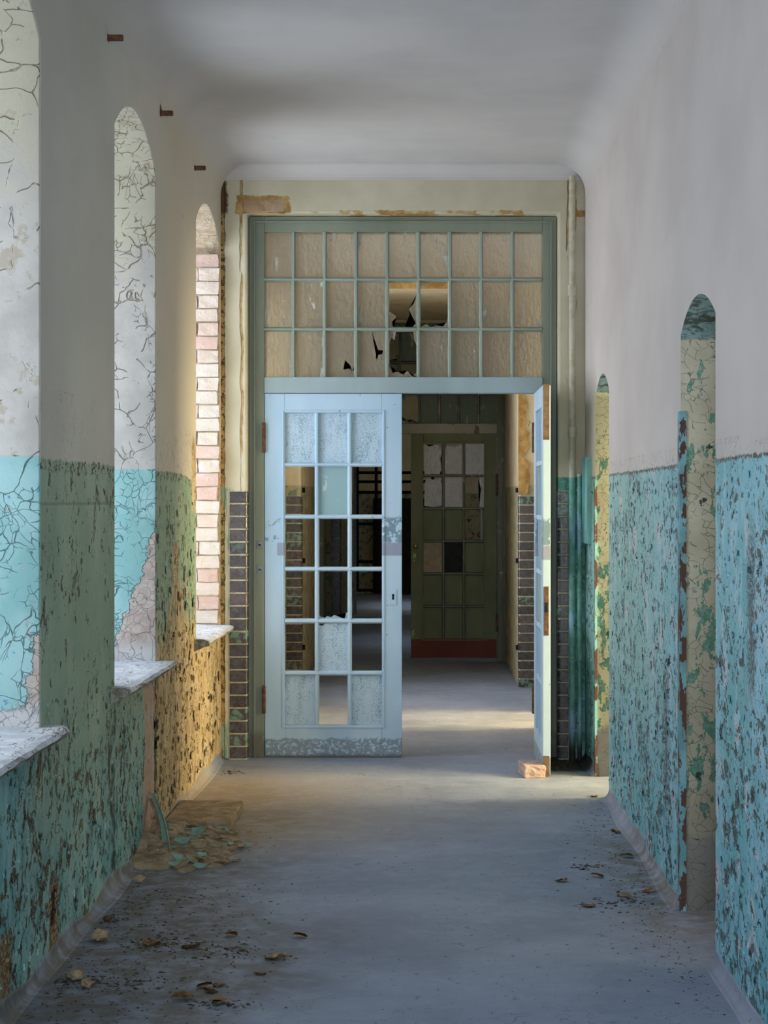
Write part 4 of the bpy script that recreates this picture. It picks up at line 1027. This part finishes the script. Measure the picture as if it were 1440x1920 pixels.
# rubble heap
cx, cy = -1.03, 8.35
bm = bmesh.new(); rr = random.Random(21); N = 26; gridv = []
for i in range(N + 1):
    row = []
    for j in range(N + 1):
        x = -1.2 + .46 * i / N; y = 7.72 + 1.0 * j / N
        d = max(0, 1 - ((x + 1.2) / .42) ** 2) * max(0, 1 - ((y - 8.3) / .5) ** 2)
        z = .10 * d ** 1.3 * (1 + .5 * mn.noise(Vector((x * 9, y * 9, 3)))) + .02 * d * mn.noise(Vector((x * 40, y * 40, 0))) - .004
        row.append(bm.verts.new((x, y, z)))
    gridv.append(row)
for i in range(N):
    for j in range(N): bm.faces.new((gridv[i][j], gridv[i + 1][j], gridv[i + 1][j + 1], gridv[i][j + 1]))
heap = tag(obj('rubble_dust', bm, 'chip', smooth=True), 'heap of crumbled ochre plaster dust at the foot of the left wall', 'rubble', kind='stuff')
def heap_z(x, y):
    d = max(0, 1 - ((x + 1.2) / .42) ** 2) * max(0, 1 - ((y - 8.3) / .5) ** 2); return .10 * d ** 1.3
def flake_mesh(seed, sz, curl):
    rr = random.Random(seed); bm = bmesh.new(); n = 7; ring = []
    for i in range(n):
        t = 2 * math.pi * i / n + rr.uniform(-.25, .25); q = sz * rr.uniform(.6, 1.1); x = q * math.cos(t); y = q * .65 * math.sin(t)
        ring.append((x, y))
    def zc(x, y): return curl * (x / sz) ** 2 * sz
    th = .004
    A = [bm.verts.new((x, y, zc(x, y))) for x, y in ring]; B = [bm.verts.new((x * .96, y * .96, zc(x, y) - th)) for x, y in ring]
    c = bm.verts.new((0, 0, 0)); d = bm.verts.new((0, 0, -th))
    for i in range(n):
        j = (i + 1) % n; bm.faces.new((c, A[i], A[j])); bm.faces.new((d, B[j], B[i])); bm.faces.new((A[i], B[i], B[j], A[j]))
    bmesh.ops.recalc_face_normals(bm, faces=bm.faces)
    me = bpy.data.meshes.new('flake'); bm.to_mesh(me); bm.free(); return me
FM = [flake_mesh(s, .034, .25) for s in range(6)]; CM = [flake_mesh(30 + s, .030, .12) for s in range(6)]
for m_ in FM: m_.materials.append(M['flake'])
for m_ in CM: m_.materials.append(M['chip'])
rr = random.Random(11)
def on_heap(px, py):
    z = .03
    for _ in range(4):
        y = FPX * (EYE - z) / (py - VY); x = (px - VX) * y / FPX; z = heap_z(x, y) + .014
    return x, y, z
FLK = [(341, 1568, 1.25, 'squarish green paint flake on top of the rubble heap'), (341, 1612, 1.6, 'largest green paint flake, curled, on the near side of the rubble heap'), (375, 1623, 1.1, 'green paint flake at the near foot of the rubble heap, beside a tan chip'),
       (326, 1622, .9, 'small green paint flake left of the largest one in the rubble'), (380, 1599, .9, 'green paint flake standing on edge amid tan chips in the rubble'), (366, 1560, 1.5, 'broad olive green flake below the low slab'),
       (418, 1553, .8, 'green flake leaning on the end of the low slab'), (466, 1583, .7, 'lone green flake at the right end of the rubble')]
for k, (px, py, sz, lab) in enumerate(FLK):
    o = tag(obj('paint_flake', FM[k % 6], None), lab, 'paint flake', 'green flakes in the rubble heap'); o.location = on_heap(px, py); o.rotation_euler = (.45, rr.uniform(-.15, .15), rr.uniform(-.5, .5)); o.scale = (sz, sz, sz)
CHP = [(363, 1603, 1.7, 'largest tan plaster chip, in the middle of the rubble heap'), (374, 1579, 1.4, 'tan plaster chip above the middle of the rubble heap'), (337, 1586, 1.7, 'broad tan plaster chip beside the leaning green strip'), (404, 1596, 1.4, 'pale tan chip on the right slope of the rubble'), (392, 1565, 1.2, 'tan chip just below the low slab'), (350, 1630, 1.3, 'tan chip at the near edge of the rubble heap')]
for k, (px, py, sz, lab) in enumerate(CHP):
    o = tag(obj('plaster_chip', CM[k % 6], None), lab, 'plaster chip', 'tan chips in the rubble heap'); o.location = on_heap(px, py); o.rotation_euler = (.4, rr.uniform(-.2, .2), rr.uniform(-.6, .6)); o.scale = (sz, sz, sz * 1.3)
for k in range(22):
    x = -1.13 + .34 * rr.random(); y = 7.95 + .72 * rr.random()
    o = tag(obj('paint_flake', FM[k % 6], None), 'small fallen green paint flake scattered in the rubble heap', 'paint flake', 'small green flakes in the rubble heap')
    o.location = (x, y, heap_z(x, y) + .014); o.rotation_euler = (rr.uniform(-.1, .6), rr.uniform(-.25, .25), rr.uniform(0, 6.28)); q = rr.uniform(.3, .7); o.scale = (q, q, q)
for k in range(48):
    x = -1.14 + .38 * rr.random(); y = 7.9 + .8 * rr.random()
    o = tag(obj('plaster_chip', CM[k % 6], None), 'small fallen tan plaster chip scattered in the rubble heap', 'plaster chip', 'small tan chips in the rubble heap')
    o.location = (x, y, heap_z(x, y) + .014); o.rotation_euler = (rr.uniform(-.1, .6), rr.uniform(-.3, .3), rr.uniform(0, 6.28)); q = rr.uniform(.4, 1.1); o.scale = (q, q, q * 1.5)
def strip(name, p0, p1, w0, w1, mat, label, cat):
    """a long curled slab of paint leaning from p0 (foot) to p1 (head)"""
    bm = bmesh.new(); p0 = Vector(p0); p1 = Vector(p1); d = (p1 - p0); side = Vector((.6, -.8, 0)).normalized(); nrm = d.normalized().cross(side).normalized(); n = 8; rr = random.Random(2); F_ = []
    for i in range(n + 1):
        t = i / n; c = p0 + d * t + nrm * .02 * math.sin(t * math.pi); wv = w0 + (w1 - w0) * t + rr.uniform(-.004, .004); q = []
        for s, up in ((-1, 0), (0, .006), (1, 0)): q.append(bm.verts.new(c + side * s * wv / 2 + nrm * up))
        for s, up in ((1, -.006), (0, 0), (-1, -.006)): q.append(bm.verts.new(c + side * s * wv / 2 + nrm * up))
        F_.append(q)
    for a, b in zip(F_, F_[1:]):
        for i in range(6): bm.faces.new((a[i], a[(i + 1) % 6], b[(i + 1) % 6], b[i]))
    bm.faces.new(F_[0]); bm.faces.new(F_[-1][::-1])
    return tag(obj(name, bm, mat), label, cat)
strip('paint_strip', (-1.06, 8.0, .055), (-1.165, 8.33, .235), .06, .035, 'flake', 'long green strip of paint leaning against the wall in the rubble', 'paint strip')
strip('plaster_strip', (-1.10, 8.12, .05), (-1.175, 8.32, .215), .06, .03, 'chip', 'tan curl of plaster behind the leaning green paint strip', 'plaster strip')
def chunk(px, py, sz, mat, label, seed, flat=.6):
    bm = bmesh.new(); bmesh.ops.create_icosphere(bm, subdivisions=2, radius=sz); rr = random.Random(seed)
    for v in bm.verts:
        f = 1 + .75 * mn.noise(v.co * (2.2 / sz) + Vector((seed * 3.1, 0, 0))); v.co = Vector((v.co.x * f, v.co.y * f * .7, v.co.z * f * flat))
    zmin = min(v.co.z for v in bm.verts)
    for v in bm.verts: v.co.z -= zmin
    o = obj('plaster_lump', bm, mat); x, y = floor_at(px, py); o.location = (x, y, 0); o.rotation_euler.z = rr.uniform(0, 6)
    return tag(o, label, 'plaster lump')
chunk(190, 1764, .038, 'chip', 'pale plaster lump on the floor against the left cove', 4, .5)
chunk(262, 1655, .024, 'chip', 'small tan lump on the floor just before the rubble heap', 5)
chunk(200, 1728, .018, 'litter', 'small dark lump beside the left cove', 8)
chunk(140, 1838, .038, 'chip', 'crumbled tan plaster clod near the lower picture edge', 6, .45)
chunk(165, 1850, .03, 'chip', 'smaller tan clod beside the crumbled plaster clod', 7, .4)

# dead leaves
def leaf_mesh(seed):
    rr = random.Random(seed); bm = bmesh.new(); n = 9; rows = []
    L_ = .075; W_ = .036
    for i in range(n):
        t = i / (n - 1); wv = W_ * math.sin(math.pi * min(1, t * .96 + .03)) ** .8 * (1 + .25 * math.sin(t * 18 + seed)); z = .007 * math.sin(t * 3 + seed) + .007
        c = .008 * rr.uniform(.3, 1.2)
        rows.append([bm.verts.new((t * L_ - L_ / 2, s * wv, max(.001, z + abs(s) * c * (1 if i % 2 else .6)))) for s in (-1, -.5, 0, .5, 1)])
    for a, b in zip(rows, rows[1:]):
        for i in range(4): bm.faces.new((a[i], a[i + 1], b[i + 1], b[i]))
    bmesh.ops.solidify(bm, geom=bm.faces[:], thickness=.001)
    cyl(bm, (-L_ / 2, 0, .012), (-L_ / 2 - .03, .006, .003), .0012, 5)
    me = bpy.data.meshes.new('leaf'); bm.to_mesh(me); bm.free(); return me
LM = [leaf_mesh(s) for s in range(5)]; LMP = [m_.copy() for m_ in LM]; LMG = [LM[0].copy()]
for m_ in LM: m_.materials.append(M['dead'])
for m_ in LMP: m_.materials.append(M['pale_leaf'])
for m_ in LMG: m_.materials.append(M['green_leaf'])
LEAVES = [(433, 1756, 0, 'brown dead leaf on the left of the floor, farthest of that side', .8), (563, 1758, 1, 'tan dead leaf lying alone toward the middle of the floor', .8), (515, 1798, 1, 'large tan dead leaf on the left half of the floor', 1.25),
          (283, 1771, 0, 'dark dead leaf at the end of the litter patch near the left wall', 1.0), (358, 1777, 0, 'rust-brown dead leaf on the dark litter patch', 1.1), (342, 1875, 0, 'rust-brown dead leaf at the lower picture edge', 1.1),
          (383, 1852, 0, 'brown dead leaf touching two others near the lower edge', .8), (394, 1861, 0, 'dark brown dead leaf just below two others', .75), (410, 1849, 0, 'reddish dead leaf above two others near the lower edge', .7),
          (487, 1827, 0, 'small brown dead leaf below the large tan leaf', .7), (408, 1882, 0, 'curled dark leaf at the very bottom of the floor', .9),
          (1120, 1645, 1, 'orange-tan curled leaf before the right wall, farther of two', .85), (1052, 1653, 1, 'pale tan leaf with a long stalk, nearest the middle on the right', .8), (1102, 1700, 0, 'brown curled leaf below the orange-tan one on the right', .95),
          (1215, 1672, 0, 'brown leaf close to the right wall cove', .75), (1170, 1682, 1, 'pale flat leaf between brown leaves on the right', .8), (1183, 1690, 0, 'dark leaf beside the pale flat leaf on the right', .6), (1155, 1562, 0, 'small brown leaf at the foot of the blue wall', .8),
          (1114, 1494, 0, 'tiny brown leaf in front of the farther doorway', .7), (1175, 1608, 2, 'green sprig leaf at the foot of the blue wall', .9)]
rr = random.Random(31)
for k, (px, py, kind, lab, s) in enumerate(LEAVES):
    o = tag(obj('dead_leaf' if kind < 2 else 'green_leaf', (LM[k % 5], LMP[k % 5], LMG[0])[kind], None), lab, 'leaf', 'leaves on the corridor floor')
    x, y = floor_at(px, py); o.location = (x, y, 0.001); o.rotation_euler = (0, 0, rr.uniform(-.6, .6) + (math.pi if rr.random() < .5 else 0)); o.scale = (s * .85, s * .85, s * .85)
# fine litter nobody could count
V = []; F = []; rr = random.Random(77)
def bit(x, y, s, flat):
    a = rr.uniform(0, 6.28); l = s * rr.uniform(.5, 1.8); w_ = s * rr.uniform(.15, .5); h_ = s * flat * rr.uniform(.2, .6); b = len(V); c, q = math.cos(a), math.sin(a)
    for u, v in ((-l, 0), (0, -w_), (l, 0), (0, w_)): V.append((x + u * c - v * q, y + u * q + v * c, .0005))
    V.append((x, y, h_ + .001))
    F.extend([(b, b + 1, b + 4), (b + 1, b + 2, b + 4), (b + 2, b + 3, b + 4), (b + 3, b, b + 4)])
for _ in range(900):
    y = rr.uniform(5.4, 8.2); x = LX(y) + .05 + abs(rr.gauss(0, .28))
    if y < 7.55: bit(x, y, rr.uniform(.002, .009), .8)
for px, py, n, sx_, sy_ in ((310, 1770, 130, 34, 10), (430, 1785, 90, 40, 8), (240, 1845, 60, 30, 8), (410, 1884, 60, 40, 4), (430, 1449, 60, 14, 3), (205, 1725, 60, 18, 8), (520, 1795, 25, 18, 3), (1110, 1625, 50, 20, 4), (1160, 1690, 60, 30, 8), (150, 1840, 120, 34, 7)):
    for _ in range(n):
        x, y = floor_at(rr.gauss(px, sx_), rr.gauss(py, sy_))
        if x > LX(y) + .06: bit(x, y, rr.uniform(.003, .011), .9)
for _ in range(420):
    y = rr.uniform(5.6, 9.6); x = RXW - .05 - abs(rr.gauss(0, .12)); bit(x, y, rr.uniform(.002, .007), .8)
for _ in range(450):
    y = rr.uniform(5.4, 11); x = rr.uniform(-1.0, .85); bit(x, y, rr.uniform(.0015, .005), .5)
for _ in range(220): bit(rr.uniform(.72, .89), rr.uniform(10.7, 11.1), rr.uniform(.004, .012), .9)
me = bpy.data.meshes.new('floor_litter'); me.from_pydata(V, [], F); me.update()
tag(obj('floor_litter', me, 'litter'), 'fine dark crumbs and plant litter strewn over the concrete floor', 'litter', kind='stuff')
V = []; F = []
for _ in range(700):
    x = -1.14 + abs(rr.gauss(0, .2)); y = rr.gauss(8.3, .26); 
    if x < -.6: bit(x, y, rr.uniform(.004, .012), 1.0); 
for i in range(0, len(V)):
    x, y, z = V[i]; V[i] = (x, y, z + max(0, heap_z(x, y)))
me = bpy.data.meshes.new('rubble_crumbs'); me.from_pydata(V, [], F); me.update()
tag(obj('crumbs', me, 'chip', heap), kind='stuff')
